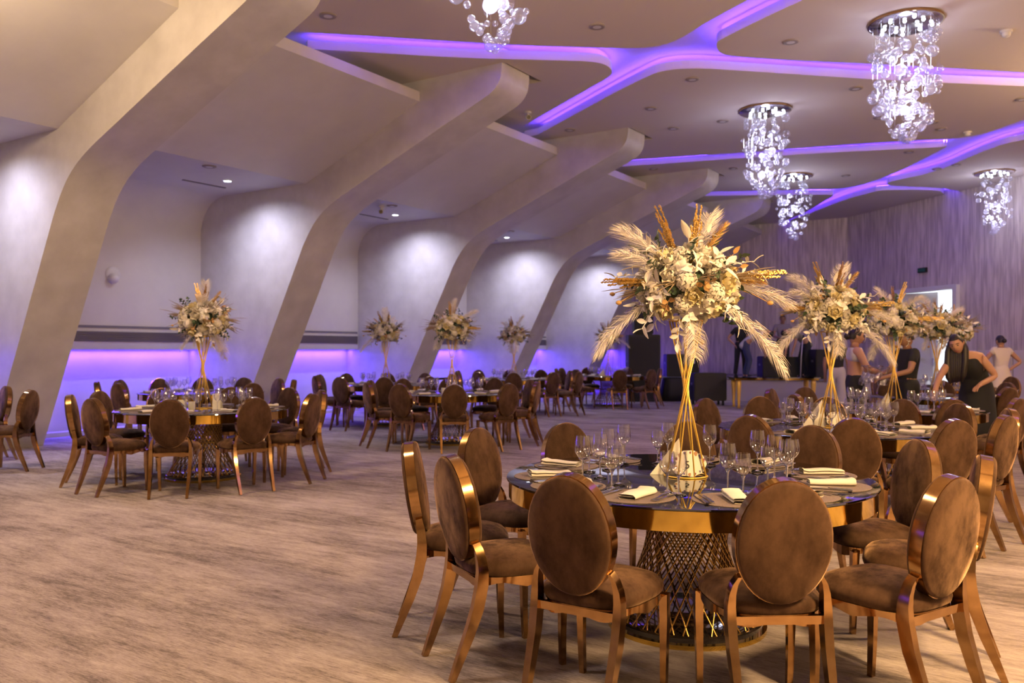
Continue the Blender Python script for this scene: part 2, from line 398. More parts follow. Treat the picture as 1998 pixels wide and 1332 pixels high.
panels = [
    (N1 + [(2.6, 7.3), (XR, 5.2), (XR, YF), (XL, YF)] + notch(RIBS[1]) + notch(RIBS[2])[:] + [(XL, 7.5)], N1 + [(2.6, 7.3), (XR, 5.2)]),
    (I2 + [(XL, 13.50)] + notch(RIBS[3])[::-1] + [(XL, 8.30)], I2),
    (I3n + [(XL, 16.8)] + notch(RIBS[4])[::-1] + [(XL, 14.0)], I3n),
    (N2 + [(XR, OB.y), (XR, 5.7)], [(XR, 5.7)] + N2),
    (I4 + [(XL, 20.95)] + notch(RIBS[5])[::-1] + [(XL, 17.3)], I4),
    (I5 + [(-2.25, 24.95), (3.55, 19.75)][:1], I5),
    (I6 + [(XL, 28.0)] + notch(RIBS[6])[::-1] + [(XL, 21.6)], I6),
    (I7 + [(-5.62, 28.0)], I7)]
for poly, edge in panels:
    q = [poly[0]]
    for p in poly[1:]:
        if (Vector(p) - Vector(q[-1])).length > 0.004: q.append(p)
    mb = MB(); n = len(q)
    tri = tessellate_polygon([[Vector((p[0], p[1], 0)) for p in q]])
    vs = [(p[0], p[1], ZC) for p in q] + [(p[0], p[1], ZC + 0.125) for p in q]
    mb.add(vs, [tuple(t) for t in tri] + [(i, (i + 1) % n, (i + 1) % n + n, i + n) for i in range(n)])
    obj('ceiling_panel', mb.mesh('ceiling_panel', 'ceiling_paint', fix=False), ceiling)
    # light strip laid on the panel just behind its raised lip
    area = sum(q[i][0] * q[(i + 1) % n][1] - q[(i + 1) % n][0] * q[i][1] for i in range(n))
    sg = 1 if area > 0 else -1
    rows = []
    for i, p in enumerate(edge):
        a = Vector(edge[max(i - 1, 0)]); b = Vector(edge[min(i + 1, len(edge) - 1)]); t = (b - a).normalized()
        nn = Vector((-t.y, t.x)) * sg
        c = Vector(p) + nn * 0.05
        rows.append([(c.x, c.y, ZC + 0.092), (c.x, c.y, ZC + 0.137)])
    mb = MB(); mb.grid(rows); obj('led_strip', mb.mesh('led_strip', 'led_violet', fix=False), ceiling)

for y in RIBS[2:]:   # added near-black lid over each rib gap, its shade put into the colour
    mb = MB(); mb.box((-7.76, y + .53, ZC + .135), (2.12, 1.14, .02)); obj('rib_gap_shade_lid', mb.mesh('rib_gap_shade_lid', 'gap_shade'), ceiling)
# flat walls with a u/v so that the paper runs upright
def wall_quads(quads, material, name):
    """quads: (P, Q, z0, z1, s0) in plan"""
    me = bpy.data.meshes.new(name); vs = []; fs = []; uvs = []
    for P, Q, z0, z1, s0 in quads:
        o = len(vs); ln = (Vector(Q) - Vector(P)).length
        vs += [(P[0], P[1], z0), (Q[0], Q[1], z0), (Q[0], Q[1], z1), (P[0], P[1], z1)]; fs.append((o, o + 1, o + 2, o + 3))
        uvs += [(s0, z0), (s0 + ln, z0), (s0 + ln, z1), (s0, z1)]
    me.from_pydata(vs, [], fs); uvl = me.uv_layers.new(name='UVMap')
    for i, u in enumerate(uvs): uvl.data[i].uv = u
    me.materials.append(MATS[material]); me.update(); return me
struct('wall_back', wall_quads([((-14.3, YB), (OA.x, YB), 0, 5.80, 0)], 'wallpaper', 'wall_back'), 'back wall papered with tall feathery strokes')
OD = (OB - OA).normalized(); OL = (OB - OA).length; ON = Vector((-OD.y, OD.x, 0)) * -1   # ON points into the hall
if ON.dot(Vector((0, 0, 0)) - OA) < 0: ON = -ON
def s_at(px):                                    # distance along the oblique wall seen at this pixel column
    d = CF + CR * ((px - CX) / F_PX)
    # OA + s OD = t d
    det = OD.x * (-d.y) - OD.y * (-d.x)
    s = ((-OA.x) * (-d.y) - (-OA.y) * (-d.x)) / det
    return s
SD0, SD1 = s_at(1757), s_at(1866); ZD = 3.02
Pw = lambda s: OA + OD * s
wall_obl = struct('wall_right_back', wall_quads([(OA[:2], Pw(SD0)[:2], 0, 5.80, 10), (Pw(SD0)[:2], Pw(SD1)[:2], ZD, 5.80, 10 + SD0), (Pw(SD1)[:2], OB[:2], 0, 5.80, 10 + SD1)], 'wallpaper', 'wall_right_back'), 'slanting wall papered with tall feathery strokes')
struct('wall_right', wall_quads([((XR, YF), (XR, OB.y), 0, 5.80, 0)], 'plaster', 'wall_right'))
struct('wall_front', wall_quads([((-14.3, YF), (XR, YF), 0, 5.80, 0)], 'plaster', 'wall_front'))
# upholstered wainscot to the right of the door
ang = math.atan2(OD.y, OD.x)
pm = MB(); pm.box((0, 0, 0.70), (0.54, 0.09, 1.40)); pm_me = pm.mesh('wall_panel', 'upholstery')
bm = bmesh.new(); bm.from_mesh(pm_me); bmesh.ops.bevel(bm, geom=bm.edges[:], offset=0.03, segments=2, affect='EDGES'); bm.to_mesh(pm_me); bm.free()
s = SD1 + 0.45
while s < OL - 0.3:
    p = Pw(s) + ON * 0.047
    obj('wall_panel', pm_me, wall_obl, loc=(p.x, p.y, 0), rot=(0, 0, ang)); s += 0.56

# door frame, open leaf and what shows outside
door = obj('door_1', None); door['kind'] = 'structure'; door['label'] = 'white doorway with an open panelled leaf and daylight behind'
for s, wd, z0, z1 in ((SD0 - .05, .14, 0, ZD + .10), (SD1 + .05, .14, 0, ZD + .10)):
    p = Pw(s); mb = MB(); mb.box((p.x, p.y, (z0 + z1) / 2), (wd, .24, z1 - z0), ang); obj('door_frame', mb.mesh('door_frame', 'door_white'), door)
p = Pw((SD0 + SD1) / 2); mb = MB(); mb.box((p.x, p.y, ZD + .05), (SD1 - SD0, .24, .12), ang); obj('door_head', mb.mesh('door_head', 'door_white'), door)
lw_ = (SD1 - SD0) * 0.52; hp = Pw(SD0 + .05) - ON * 0.05; la = ang - math.radians(-14)
dx = Vector((math.cos(la), math.sin(la), 0)); leaf = MB(); c = hp + dx * (lw_ / 2) ; leaf.box((c.x, c.y, ZD / 2), (lw_, .05, ZD - .04), la)
leaf_o = obj('door_leaf', leaf.mesh('door_leaf', 'door_white'), door)
for z0, z1 in ((0.25, 1.0), (1.15, 1.9), (2.05, 2.75)):
    mb = MB(); q = c + ON * 0.03
    for a_, b_, cc, dd in ((-.30, .30, z0, z0 + .05), (-.30, .30, z1 - .05, z1), (-.30, -.25, z0, z1), (.25, .30, z0, z1)):
        u = q + dx * ((a_ + b_) / 2 * lw_ / 0.75); mb.box((u.x, u.y, (cc + dd) / 2), ((b_ - a_) * lw_ / 0.75, .03, dd - cc), la)
    obj('door_moulding', mb.mesh('door_moulding', 'door_white'), leaf_o)
mb = MB(); h = c + dx * (lw_ * .42) + ON * .06; mb.tube([(h.x, h.y, 1.0), (h.x, h.y, 1.18)], .015); obj('door_handle', mb.mesh('door_handle', 'steel'), leaf_o)
# paved forecourt beyond the door
fc = Pw((SD0 + SD1) / 2) - ON * 4.0
mb = MB(); mb.box((fc.x, fc.y, -0.06), (9, 7.6, 0.1), ang); struct('floor_outside', mb.mesh('floor_outside', 'plaster'))

# stage
mb = MB(); st = [(-10.6, 23.0), (-3.0, 23.0), (-3.0, 25.6), (-5.7, 27.95), (-10.6, 27.95)]
mb.extrude_poly(st, 'z', 0.0, 0.57); stage = thing('stage', 'low grey stage platform along the papered back wall', 'stage')
obj('stage_body', mb.mesh('stage_body', 'stage_front'), stage)
mb = MB(); mb.extrude_poly([(x, y - (.03 if y < 24 else 0)) for x, y in st], 'z', 0.57, 0.60); obj('stage_deck', mb.mesh('stage_deck', 'stage_deck'), stage)

# ------------------------------------------------------------------ fittings of the bays and the ceiling
def bay_words(i): return ['first', 'second', 'third', 'fourth', 'fifth', 'last'][i]
slat = MB(); slat.box((0, 0, 0), (.02, 1, .012)); slat_me = slat.mesh('slat', 'vent_grey')
for i, y in enumerate(RIBS[2:6]):
    a, b = y + RT + 0.02, y + 4.25 - 0.03
    t = thing('air_vent', f'long grey air vent on the wall of the bay after the {bay_words(i)} rib', 'vent', (XW + .006, (a + b) / 2, 1.55), group='wall air vents')
    for z0, z1 in ((0, .17), (.23, .27)):
        mb = MB(); mb.box((0, 0, (z0 + z1) / 2), (.012, b - a, z1 - z0)); obj('vent_back', mb.mesh('vent_back', 'vent_grey'), t)
    for z in (.02, .055, .09, .125, .155): obj('slat', slat_me, t, loc=(.012, 0, z), scale=(1, b - a, 1))
spot_l = MB(); spot_l.lathe([(0.001, 0), (.055, 0), (.06, -.004)], 20); spot_lm = spot_l.mesh('lens', 'lamp_cool', fix=False)
spot_r = MB(); spot_r.lathe([(.06, 0), (.062, -.012), (.085, -.010), (.088, 0)], 20); spot_rm = spot_r.mesh('trim_ring', 'white_plastic')
slot = MB(); slot.box((0, 0, -.006), (.05, .85, .012)); slot_me = slot.mesh('air_slot', 'vent_grey')
disc = MB(); disc.lathe([(0.001, -.012), (.05, -.012), (.085, -.02), (.105, -.012), (.108, 0.0)], 20); disc_me = disc.mesh('downlight', 'fixture_grey', True)
disc_in = MB(); disc_in.lathe([(0.001, -.017), (.055, -.015)], 16); disc_im = disc_in.mesh('lens', 'white_plastic', fix=False)
for i, y in enumerate(RIBS[1:6]):
    k = i - 1
    nm = f'bay after the {bay_words(k)} rib' if k >= 0 else 'bay before the first rib'
    t = thing('recessed_spotlight', f'small lit white spotlight in the soffit of the {nm}', 'spotlight', (-11.70, y + 3.36, 4.237), group='bay spotlights')
    put(t, [('lens', spot_lm, T(0, 0, -.004)), ('trim_ring', spot_rm)])
    lamp('spot_beam', 'SPOT', (0, 0, -.03), P_SPOT, COOL, 0.05, rot=(math.radians(8), 0, 0), spot=(145, 1.0), parent=t)
    if k >= 0:
        tag(obj('air_slot', slot_me, loc=(-12.25, y + 3.32, 4.24)), f'thin dark air slot in the soffit of the {nm}', 'vent', 'soffit air slots')
        t = thing('downlight', f'round unlit downlight in the soffit of the {nm}', 'downlight', (-11.02, y + 2.48, 4.24), group='soffit downlights')
        put(t, [('ring', disc_me), ('lens', disc_im)])
for x, y in ((640, 30), (1165, 51), (1543, 81), (1351, 154), (1670, 172), (1112, 253), (1270, 211), (1314, 250), (1410, 236), (1275, 329), (1431, 328), (1716, 229), (1820, 238), (1836, 251), (1774, 296), (1650, 342), (1866, 321), (1828, 329), (1995, 193)):
    p = onz(x, y, ZC); t = thing('downlight', 'round unlit downlight set in a flat ceiling panel', 'downlight', (p.x, p.y, ZC), group='ceiling downlights')
    put(t, [('ring', disc_me), ('lens', disc_im)])
def sec_camera(px, z, label):
    p = onz(px[0], px[1], z); t = thing('security_camera', label, 'camera', (p.x, p.y, z))
    mb = MB(); mb.lathe([(.001, 0), (.06, 0), (.06, -.03), (.02, -.04), (.02, -.08)], 14); obj('mount', mb.mesh('mount', 'white_plastic', True, angle=40), t)
    mb = MB(); mb.tube([(-.05, .06, -.08), (.08, -.10, -.13)], .045, 12); b = obj('housing', mb.mesh('housing', 'white_plastic', True, angle=40), t)
    mb = MB(); mb.tube([(.075, -.094, -.128), (.092, -.115, -.134)], .036, 12); obj('lens', mb.mesh('lens', 'black_gloss'), b)
sec_camera((1030, 218), ZC, 'small white security camera on the ceiling beside the second rib tip')
sec_camera((744, 402), 4.24, 'small white security camera on the bay soffit beside a spotlight')
for px, lb in (((1963, 60), 'white dome smoke detector on the panel holding the largest chandelier'), ((1888, 257), 'white dome smoke detector beside the cove tip')):
    p = onz(px[0], px[1], ZC); t = thing('smoke_detector', lb, 'detector', (p.x, p.y, ZC))
    mb = MB(); mb.lathe([(.001, 0), (.075, 0), (.075, -.03), (.001, -.03)], 18); obj('base', mb.mesh('base', 'white_plastic', True, angle=40), t)
    mb = MB(); mb.lathe([(.055, -.03), (.05, -.07), (.03, -.085), (.001, -.09)], 18); obj('dome', mb.mesh('dome', 'white_plastic', True, angle=40), t)
# round wall speaker in the first bay
d = at(220, 535, 1.0) - Vector((0, 0, CAM_H)); q = Vector((0, 0, CAM_H)) + d * (XW / d.x)
t = thing('wall_speaker', 'small round white wall speaker above the long vent of the first bay', 'speaker', q)
mb = MB(); mb.lathe([(.001, .03), (.10, .03), (.135, .012), (.14, 0)], 24); obj('plate', mb.mesh('plate', 'white_plastic', True), t, rot=(0, math.pi / 2, 0))
mb = MB(); mb.lathe([(.001, .13), (.06, .125), (.085, .09), (.09, .03)], 20); obj('cone', mb.mesh('cone', 'white_plastic', True), t, loc=(.0, -.02, -.05), rot=(0, math.pi / 2 + .45, 0))
# exit sign over the door
p = Pw(s_at(1803)) + ON * .05; zz = CAM_H + (YH - 527) / F_PX * p.dot(CF)
t = thing('exit_sign', 'small dark exit sign box on the papered wall above the doorway', 'sign', (p.x, p.y, zz), ang)
mb = MB(); mb.box((0, 0, 0), (.30, .07, .13)); obj('housing', mb.mesh('housing', 'black_matte'), t)
mb = MB(); mb.box((0, 0, 0), (.26, .004, .09)); obj('face', mb.mesh('face', 'exit_green'), t, loc=(0, -.037, 0))

# ------------------------------------------------------------------ chandeliers of glass bubbles
bub = MB(); bub.sphere((0, 0, 0), 1.0, 14, 9); bub_me = bub.mesh('bubble', 'bubble', True)
can = MB(); can.lathe([(.001, -.045), (.40, -.045), (.43, -.03), (.43, 0), (.001, 0)], 36); can_me = can.mesh('canopy', 'chrome', True, angle=40)
rim = MB(); rim.lathe([(.43, -.03), (.445, -.03), (.445, 0.0), (.43, 0)], 36); rim_me = rim.mesh('canopy_rim', 'gold', True, angle=40)
blb = MB(); blb.sphere((0, 0, 0), .022, 8, 6); blb_me = blb.mesh('bulb', 'bulb', True)
def chandelier(p, sc, seed, n, label):
    rnd = R_(seed); t = thing('bubble_chandelier', label, 'chandelier', (p[0], p[1], ZC), group='glass bubble chandeliers'); t.scale = (sc, sc, sc)
    obj('canopy', can_me, t); obj('canopy_rim', rim_me, t)
    for i in range(11):
        a = i * 2.4; r = .08 + .26 * math.sqrt((i + .5) / 11); obj('bulb', blb_me, t, loc=(r * math.cos(a), r * math.sin(a), -.065))
    wires = MB()
    k = 0
    for i in range(n):
        u = (i + .5) / n; z = -.16 - 1.36 * u
        rmax = .40 if z > -1.05 else .40 * max(.0, (1.58 + z) / .53) ** .8
        r = rmax * (rnd.random() ** .35 if z > -.9 else rnd.random() ** .5); a = rnd.uniform(0, 6.283)
        br = rnd.choice((.028, .035, .045, .05, .06, .072)) * (1.0 if z > -1.3 else .8)
        obj('bubble', bub_me, t, loc=(r * math.cos(a), r * math.sin(a), z), scale=br)
        if i % 3 == 0: wires.tube([(r * math.cos(a), r * math.sin(a), -.045), (r * math.cos(a), r * math.sin(a), z + br)], .0012, 3, False)
    w = obj('hanging_wires', wires.mesh('hanging_wires', 'steel'), t); w['kind'] = 'stuff'
    lamp('chandelier_light', 'POINT', (0, 0, -.50), P_CHAND * .8 * sc, COOL, 0.10, parent=t)
    lamp('chandelier_light', 'POINT', (0, 0, -.82), P_CHAND * .9 * sc, COOL, 0.09, parent=t)
    lamp('chandelier_light', 'POINT', (0, 0, -1.12), P_CHAND * .8 * sc, COOL, 0.08, parent=t)
for (x, y, sc, n, lb) in ((1767, 42, 1.0, 190, 'bubble chandelier on the panel edged by two crossing coves, holding the widest bubbles'),
                          (1493, 214, 1.0, 150, 'bubble chandelier hanging in front of the straight cove beside the fourth rib tip'),
                          (1548, 343, 1.0, 90, 'bubble chandelier hanging before the back wall corner and the farthest cove'),
                          (1940, 336, .95, 90, 'bubble chandelier hanging close to the slanting papered wall, clear of every cove'),
                          (960, -245, 1.0, 110, 'bubble chandelier hanging before the first long cove, its canopy out of view')):
    chandelier(onz(x, y, ZC), sc, int(x), n, lb)

# added out-of-view bowl lamps giving warm light from the near and right-hand side
wg = MB(); wg.lathe([(.001, -.20), (.10, -.185), (.16, -.13), (.18, -.06), (.17, -.02)], 24); wg_me = wg.mesh('shade', 'added_bowl_glow', True)
wc = MB(); wc.lathe([(.001, 0), (.20, 0), (.20, -.02), (.001, -.02)], 24); wc_me = wc.mesh('canopy', 'gold', True, angle=40)
for x, y, z, pw, cone, col, lb in ((1.25, 2.5, 3.2, 1.15, 0, (1.0, .63, .27), 'beside the table with the number five card'), (2.3, 6.4, 3.4, .62, 0, (1.0, .64, .29), 'right of the table with the leaning folder'), (1.7, 14.8, 5.3, .55, 0, WARM, 'beyond the cove crossing'), (-3.5, 2.0, 5.5, .27, 100, (1.0, .80, .66), 'over the empty floor near the front wall'), (-7.75, 3.1, 5.15, .44, 0, (1.0, .72, .42), 'over the empty floor near the ribs')):
    t = thing('added_bowl_lamp', f'added unseen warm bowl lamp {lb}', 'lamp', (x, y, ZC)); obj('shade', wg_me, t, loc=(0, 0, z - ZC)); obj('canopy', wc_me, t)
    mb = MB(); mb.tube([(0, 0, -.01), (0, 0, z - ZC - .02)], .008, 6); obj('rod', mb.mesh('rod', 'gold_rod'), t)
    lamp('added_bowl_light', 'SPOT' if cone else 'POINT', (0, 0, z - ZC - .34), P_WARM * pw, col, 0.30, spot=(cone, .5), parent=t)

# ------------------------------------------------------------------ furniture meshes
def seat_outline(n=40, s=1.0):
    out = []
    for i in range(n):
        a = 2 * math.pi * i / n; c, q = math.cos(a), math.sin(a)
        y = .215 * math.copysign(abs(q) ** .62, q); hw = .205 + .014 * (y / .215)
        x = hw * math.copysign(abs(c) ** .62, c)
        out.append((x * s, y * s))
    return out
def ring_mesh(rings, cap0=False, cap1=True):
    mb = MB(); n = len(rings[0]); vs = [p for r in rings for p in r]; fs = []
    for i in range(len(rings) - 1):
        for j in range(n): k = (j + 1) % n; fs.append((i * n + j, i * n + k, (i + 1) * n + k, (i + 1) * n + j))
    if cap1: fs.append(tuple((len(rings) - 1) * n + j for j in range(n)))
    if cap0: fs.append(tuple(range(n - 1, -1, -1)))
    return mb.add(vs, fs)
def so(s, z, sag=0.0): return [(x, y, z + sag * (abs(x) / .2) ** 2) for x, y in seat_outline(s=s)]
chair_seat = ring_mesh([so(.97, .418), so(1.035, .434), so(1.055, .450), so(1.04, .468), so(.93, .491), so(.72, .508), so(.42, .518), so(.12, .521)], True).mesh('seat', 'velvet', True)
def so_w(s, z, w): return [(x, y, z - w * (.5 + .5 * math.cos(6 * math.atan2(y, x)))) for x, y in seat_outline(s=s)]
chair_rail = ring_mesh([so(.90, .424), so(1.015, .424), so_w(1.015, .400, .024), so_w(.90, .400, .024), so(.90, .424)], False, False).mesh('seat_rail', 'gold', True, angle=40)
OC, OU = Vector((0, -.247, .707)), Vector((0, -.150, .9887)); ON_ = Vector((0, .9887, .150))
def ov(a, ra, rb, off=0.0): return OC + Vector((ra * math.sin(a), 0, 0)) - OU * (rb * math.cos(a)) + ON_ * off
n = 40
mb = MB(); pts = [ov(2 * math.pi * i / n, .181, .241) for i in range(n)]
rows = []
for i in range(n):
    a = 2 * math.pi * i / n
    rows.append([ov(a, .168, .223, -.024), ov(a, .182, .237, -.024), ov(a, .182, .237, .024), ov(a, .168, .223, .024)])
vs = [p for r in rows for p in r]; fs = []
for i in range(n):
    k = (i + 1) % n
    for j in range(4): fs.append((i * 4 + j, i * 4 + (j + 1) % 4, k * 4 + (j + 1) % 4, k * 4 + j))
chair_bframe = MB().add(vs, fs).mesh('back_frame', 'gold', True, angle=40)
rings = []
for sc, off in ((.99, -.023), (1.0, -.031), (.95, -.040), (.72, -.046), (.40, -.050), (.1, -.051)):
    rings.append([ov(2 * math.pi * i / n, (.179 * sc), (.234 * sc), off) for i in range(n)])
rings = rings[::-1] + [[ov(2 * math.pi * i / n, (.179 * sc), (.234 * sc), off) for i in range(n)] for sc, off in ((.99, .023), (1.0, .031), (.95, .040), (.72, .046), (.40, .050), (.1, .051))]
chair_back = ring_mesh(rings, True, True).mesh('backrest', 'velvet', True)
def rear_leg(s):
    pts = [(.170 * s, -.340, 0), (.172 * s, -.306, .085), (.176 * s, -.264, .19), (.179 * s, -.226, .30), (.181 * s, -.206, .40), (.181 * s, -.203, .46), (.178 * s, -.207, .505), (.169 * s, -.214, .545), (.153 * s, -.222, .575)]
    return MB().rsweep(pts, (1, 0, 0), [.024, .027, .030, .033, .034, .031, .026, .020, .014], [.026, .034, .043, .050, .052, .047, .042, .038, .034]).mesh('rear_leg', 'gold', True, angle=40)
def front_leg(s):
    pts = [(.196 * s, .178, .41), (.196 * s, .182, .30), (.193 * s, .182, .15), (.190 * s, .186, 0)]
    return MB().rsweep(pts, (1, 0, 0), [.036, .033, .028, .024], [.036, .033, .028, .024]).mesh('front_leg', 'gold', True, angle=40)
chair_rl = [rear_leg(-1), rear_leg(1)]; chair_fl = [front_leg(-1), front_leg(1)]
chair_bar = MB().rsweep([(-.17, -.208, .405), (.17, -.208, .405)], (0, 1, 0), .024, .032).mesh('rear_bar', 'gold')
CHAIR_PARTS = [('seat', chair_seat), ('backrest', chair_back), ('back_frame', chair_bframe), ('seat_rail', chair_rail), ('rear_bar', chair_bar), ('leg', chair_rl[0]), ('leg', chair_rl[1]), ('leg', chair_fl[0]), ('leg', chair_fl[1])]
def chair(x, y, face, label, group):
    """face: world angle the sitter looks along"""
    t = thing('dining_chair', label, 'chair', (x, y, 0), face - math.pi / 2, group)
    put(t, CHAIR_PARTS); return t

# round table
TR, TZ = 0.92, 0.76
top = MB(); top.lathe([(.001, TZ - .012), (TR, TZ - .012), (TR + .004, TZ - .008), (TR + .003, TZ - .001), (TR - .002, TZ), (.001, TZ)], 72); t_top = top.mesh('table_top', 'dark_glass', True, angle=30)
apr = MB(); apr.lathe([(TR - .03, TZ - .012), (TR - .008, TZ - .012), (TR - .008, TZ - .098), (TR - .03, TZ - .098)], 72, closed=True); t_apr = apr.mesh('apron', 'gold_mirror', True, angle=30)
und = MB(); und.lathe([(.001, TZ - .013), (TR - .03, TZ - .013), (TR - .03, TZ - .03), (.001, TZ - .03)], 48); t_und = und.mesh('underside', 'black_matte')
bas = MB(); bas.lathe([(.001, .055), (.37, .055), (.385, .05), (.385, .022), (.001, .022)], 48); t_bas = bas.mesh('base_plate', 'black_gloss', True, angle=40)
brg = MB(); brg.lathe([(.375, 0), (.402, 0), (.402, .022), (.375, .022)], 48, closed=True); t_brg = brg.mesh('base_ring', 'gold_mirror', True, angle=40)
tpl = MB(); tpl.lathe([(.001, TZ - .03), (.245, TZ - .03), (.245, TZ - .05), (.001, TZ - .05)], 36); t_tpl = tpl.mesh('top_plate', 'gold_rod')
NR = 34
def rod_pts(k, sgn):
    a = 2 * math.pi * k / NR; b = a + sgn * math.radians(92)
    return [(.235 * math.cos(a), .235 * math.sin(a), TZ - .05), (.365 * math.cos(b), .365 * math.sin(b), .055)]
rod_me = {s: MB().tube(rod_pts(0, s), .0048, 6, False).mesh('rod', 'gold_rod', True) for s in (1, -1)}
lat = MB()
for k in range(NR):
    for s in (1, -1): lat.tube(rod_pts(k, s), .0048, 4, False)
lat_me = lat.mesh('lattice', 'gold_rod')
def table(x, y, label, rods):
    t = thing('round_table', label, 'table', (x, y, 0), 0, 'round banquet tables')
    put(t, [('table_top', t_top), ('apron', t_apr), ('underside', t_und), ('base_plate', t_bas), ('base_ring', t_brg), ('top_plate', t_tpl)])
    if rods:
        for k in range(NR):
            for s in (1, -1): obj('rod', rod_me[s], t, rot=(0, 0, 2 * math.pi * k / NR))
    else: obj('lattice', lat_me, t)
    return t

# glasses
def glass_prof(h, rb, rr):
    hb = h * .47
    foot = [(.001, .004), (.033, .002), (.034, .004), (.012, .010), (.005, .016)]
    stem = [(.005, .016), (.0038, .03), (.0038, hb - .03), (.006, hb - .012), (.011, hb - .001)]
    bowl = [(.001, hb + .004), (.011, hb), (rb * .62, hb + (h - hb) * .12), (rb * .93, hb + (h - hb) * .30), (rb, hb + (h - hb) * .45), (rb * .97, hb + (h - hb) * .65), (rr, h)]
    return foot, stem, bowl
def glass_parts(h, rb, rr, seg=20):
    f, s, b = glass_prof(h, rb, rr)
    return [('bowl', MB().lathe(b, seg).mesh('bowl', 'glass', True)), ('stem', MB().lathe(s, 10).mesh('stem', 'glass_solid', True)), ('foot', MB().lathe(f, seg).mesh('foot', 'glass_solid', True))]
G_BIG = glass_parts(.225, .040, .032); G_SMALL = glass_parts(.190, .037, .030)
def glass_one(h, rb, rr):
    f, s, b = glass_prof(h, rb, rr); return MB().lathe(f + s[1:] + b[1:], 12).mesh('wine_glass', 'glass', True)
G_FAR = [glass_one(.225, .040, .032), glass_one(.190, .037, .030)]
def glass(p, big, label, group, parts=True):
    if parts:
        t = thing('wine_glass', label, 'glass', p, 0, group); put(t, G_BIG if big else G_SMALL)
    else: tag(obj('wine_glass', G_FAR[0 if big else 1], loc=p), label, 'glass', group)

# place settings
mt = MB(); mt.lathe([(.001, .003), (.178, .003), (.180, .0015), (.180, 0), (.001, 0)], 36); mat_me = mt.mesh('placemat', 'placemat')
def napkin_mesh(seed):
    rnd = R_(seed); Lh, wd = .105, .085; rows = []
    sec = [(-wd / 2 + .006, .0165), (wd / 2 - .012, .0160), (wd / 2, .0195), (wd / 2 - .008, .024), (0, .0255), (-wd / 2 + .01, .0245), (-wd / 2, .017), (-wd / 2 - .003, .009), (-wd / 2 + .006, .002), (0, .001), (wd / 2 - .006, .002), (wd / 2, .008), (wd / 2 - .008, .0135), (-wd / 2 + .014, .0130)]
    for i in range(9):
        u = -1 + 2 * i / 8; k = 1 + .35 * (u > .8) * 1 + .12 * math.sin(u * 3 + seed)
        rows.append([(u * Lh, y * (1 + .10 * u * rnd.uniform(.4, 1)), z * k) for y, z in sec])
    mb = MB(); mb.grid(rows); me = mb.mesh('napkin', 'linen', True, fix=False); return me
NAPS = [napkin_mesh(i) for i in range(3)]
def fork_mesh():
    mb = MB(); mb.rsweep([(-.10, 0, .004), (-.02, 0, .005), (.035, 0, .009)], (0, 1, 0), [.016, .008, .007], .003)
    mb.box((.048, 0, .009), (.03, .021, .0028))
    for y in (-.0085, -.0028, .0028, .0085): mb.rsweep([(.06, y, .009), (.085, y, .008), (.105, y, .011)], (0, 1, 0), .0032, .0024)
    return mb.mesh('fork', 'steel')
def knife_mesh():
    mb = MB(); mb.rsweep([(-.11, 0, .005), (-.01, 0, .006)], (0, 1, 0), [.016, .013], .006)
    mb.rsweep([(-.01, 0, .005), (.03, .001, .005), (.09, .002, .005), (.115, -.004, .005)], (0, 1, 0), [.016, .020, .018, .004], .002)
    return mb.mesh('knife', 'steel')
FORK, KNIFE = fork_mesh(), knife_mesh()

# ------------------------------------------------------------------ flower meshes (local z = outward)
def petal_grid(mb, base, out, up, ln, wd, curl, cup, n=4, m=3):
    """one petal: starts at base, grows along out, bends towards up"""
    out = Vector(out).normalized(); up = Vector(up).normalized(); side = out.cross(up).normalized(); rows = []
    for i in range(n + 1):
        u = i / n; w = wd * math.sin(math.pi * min(.97, .12 + .80 * u ** .8)) if i < n else wd * .12
        c = Vector(base) + out * (ln * u) + up * (curl * ln * u * u)
        rows.append([c + side * (w * v) + up * (cup * wd * v * v) for v in [(-1 + 2 * j / m) for j in range(m + 1)]])
    mb.grid(rows)
def rose_mesh(name, material, r=.045):
    mb = MB()
    for layer, (k, tilt, rad, sz) in enumerate(((3, 80, .10, .55), (4, 62, .22, .72), (5, 42, .34, .88), (6, 18, .42, 1.0))):
        for j in range(k):
            a = 2 * math.pi * (j + .5 * layer) / k; t = math.radians(tilt)
            o = Vector((math.cos(a) * math.cos(t), math.sin(a) * math.cos(t), math.sin(t))); up = Vector((-math.cos(a) * math.sin(t), -math.sin(a) * math.sin(t), math.cos(t)))
            petal_grid(mb, (math.cos(a) * rad * r * .5, math.sin(a) * rad * r * .5, 0), o, up, r * sz * 1.05, r * .52 * (0.7 + .12 * layer), .42 - .25 * (layer == 3), .55, 3, 3)
    mb.sphere((0, 0, r * .35), r * .42, 8, 5)
    return mb.mesh(name, material, True, fix=False)
F_ROSE_C, F_ROSE_W = rose_mesh('rose', 'rose_cream', .050), rose_mesh('rose', 'rose_white', .050)
def lily_mesh():
    mb = MB()
    for j in range(6):
        a = 2 * math.pi * j / 6; o = Vector((math.cos(a), math.sin(a), .55 + .2 * (j % 2)))
        petal_grid(mb, (0, 0, 0), o, (-.3 * math.cos(a), -.3 * math.sin(a), -1), .085, .027, .35, .4, 4, 2)
    return mb.mesh('lily', 'petal_white', True, fix=False)
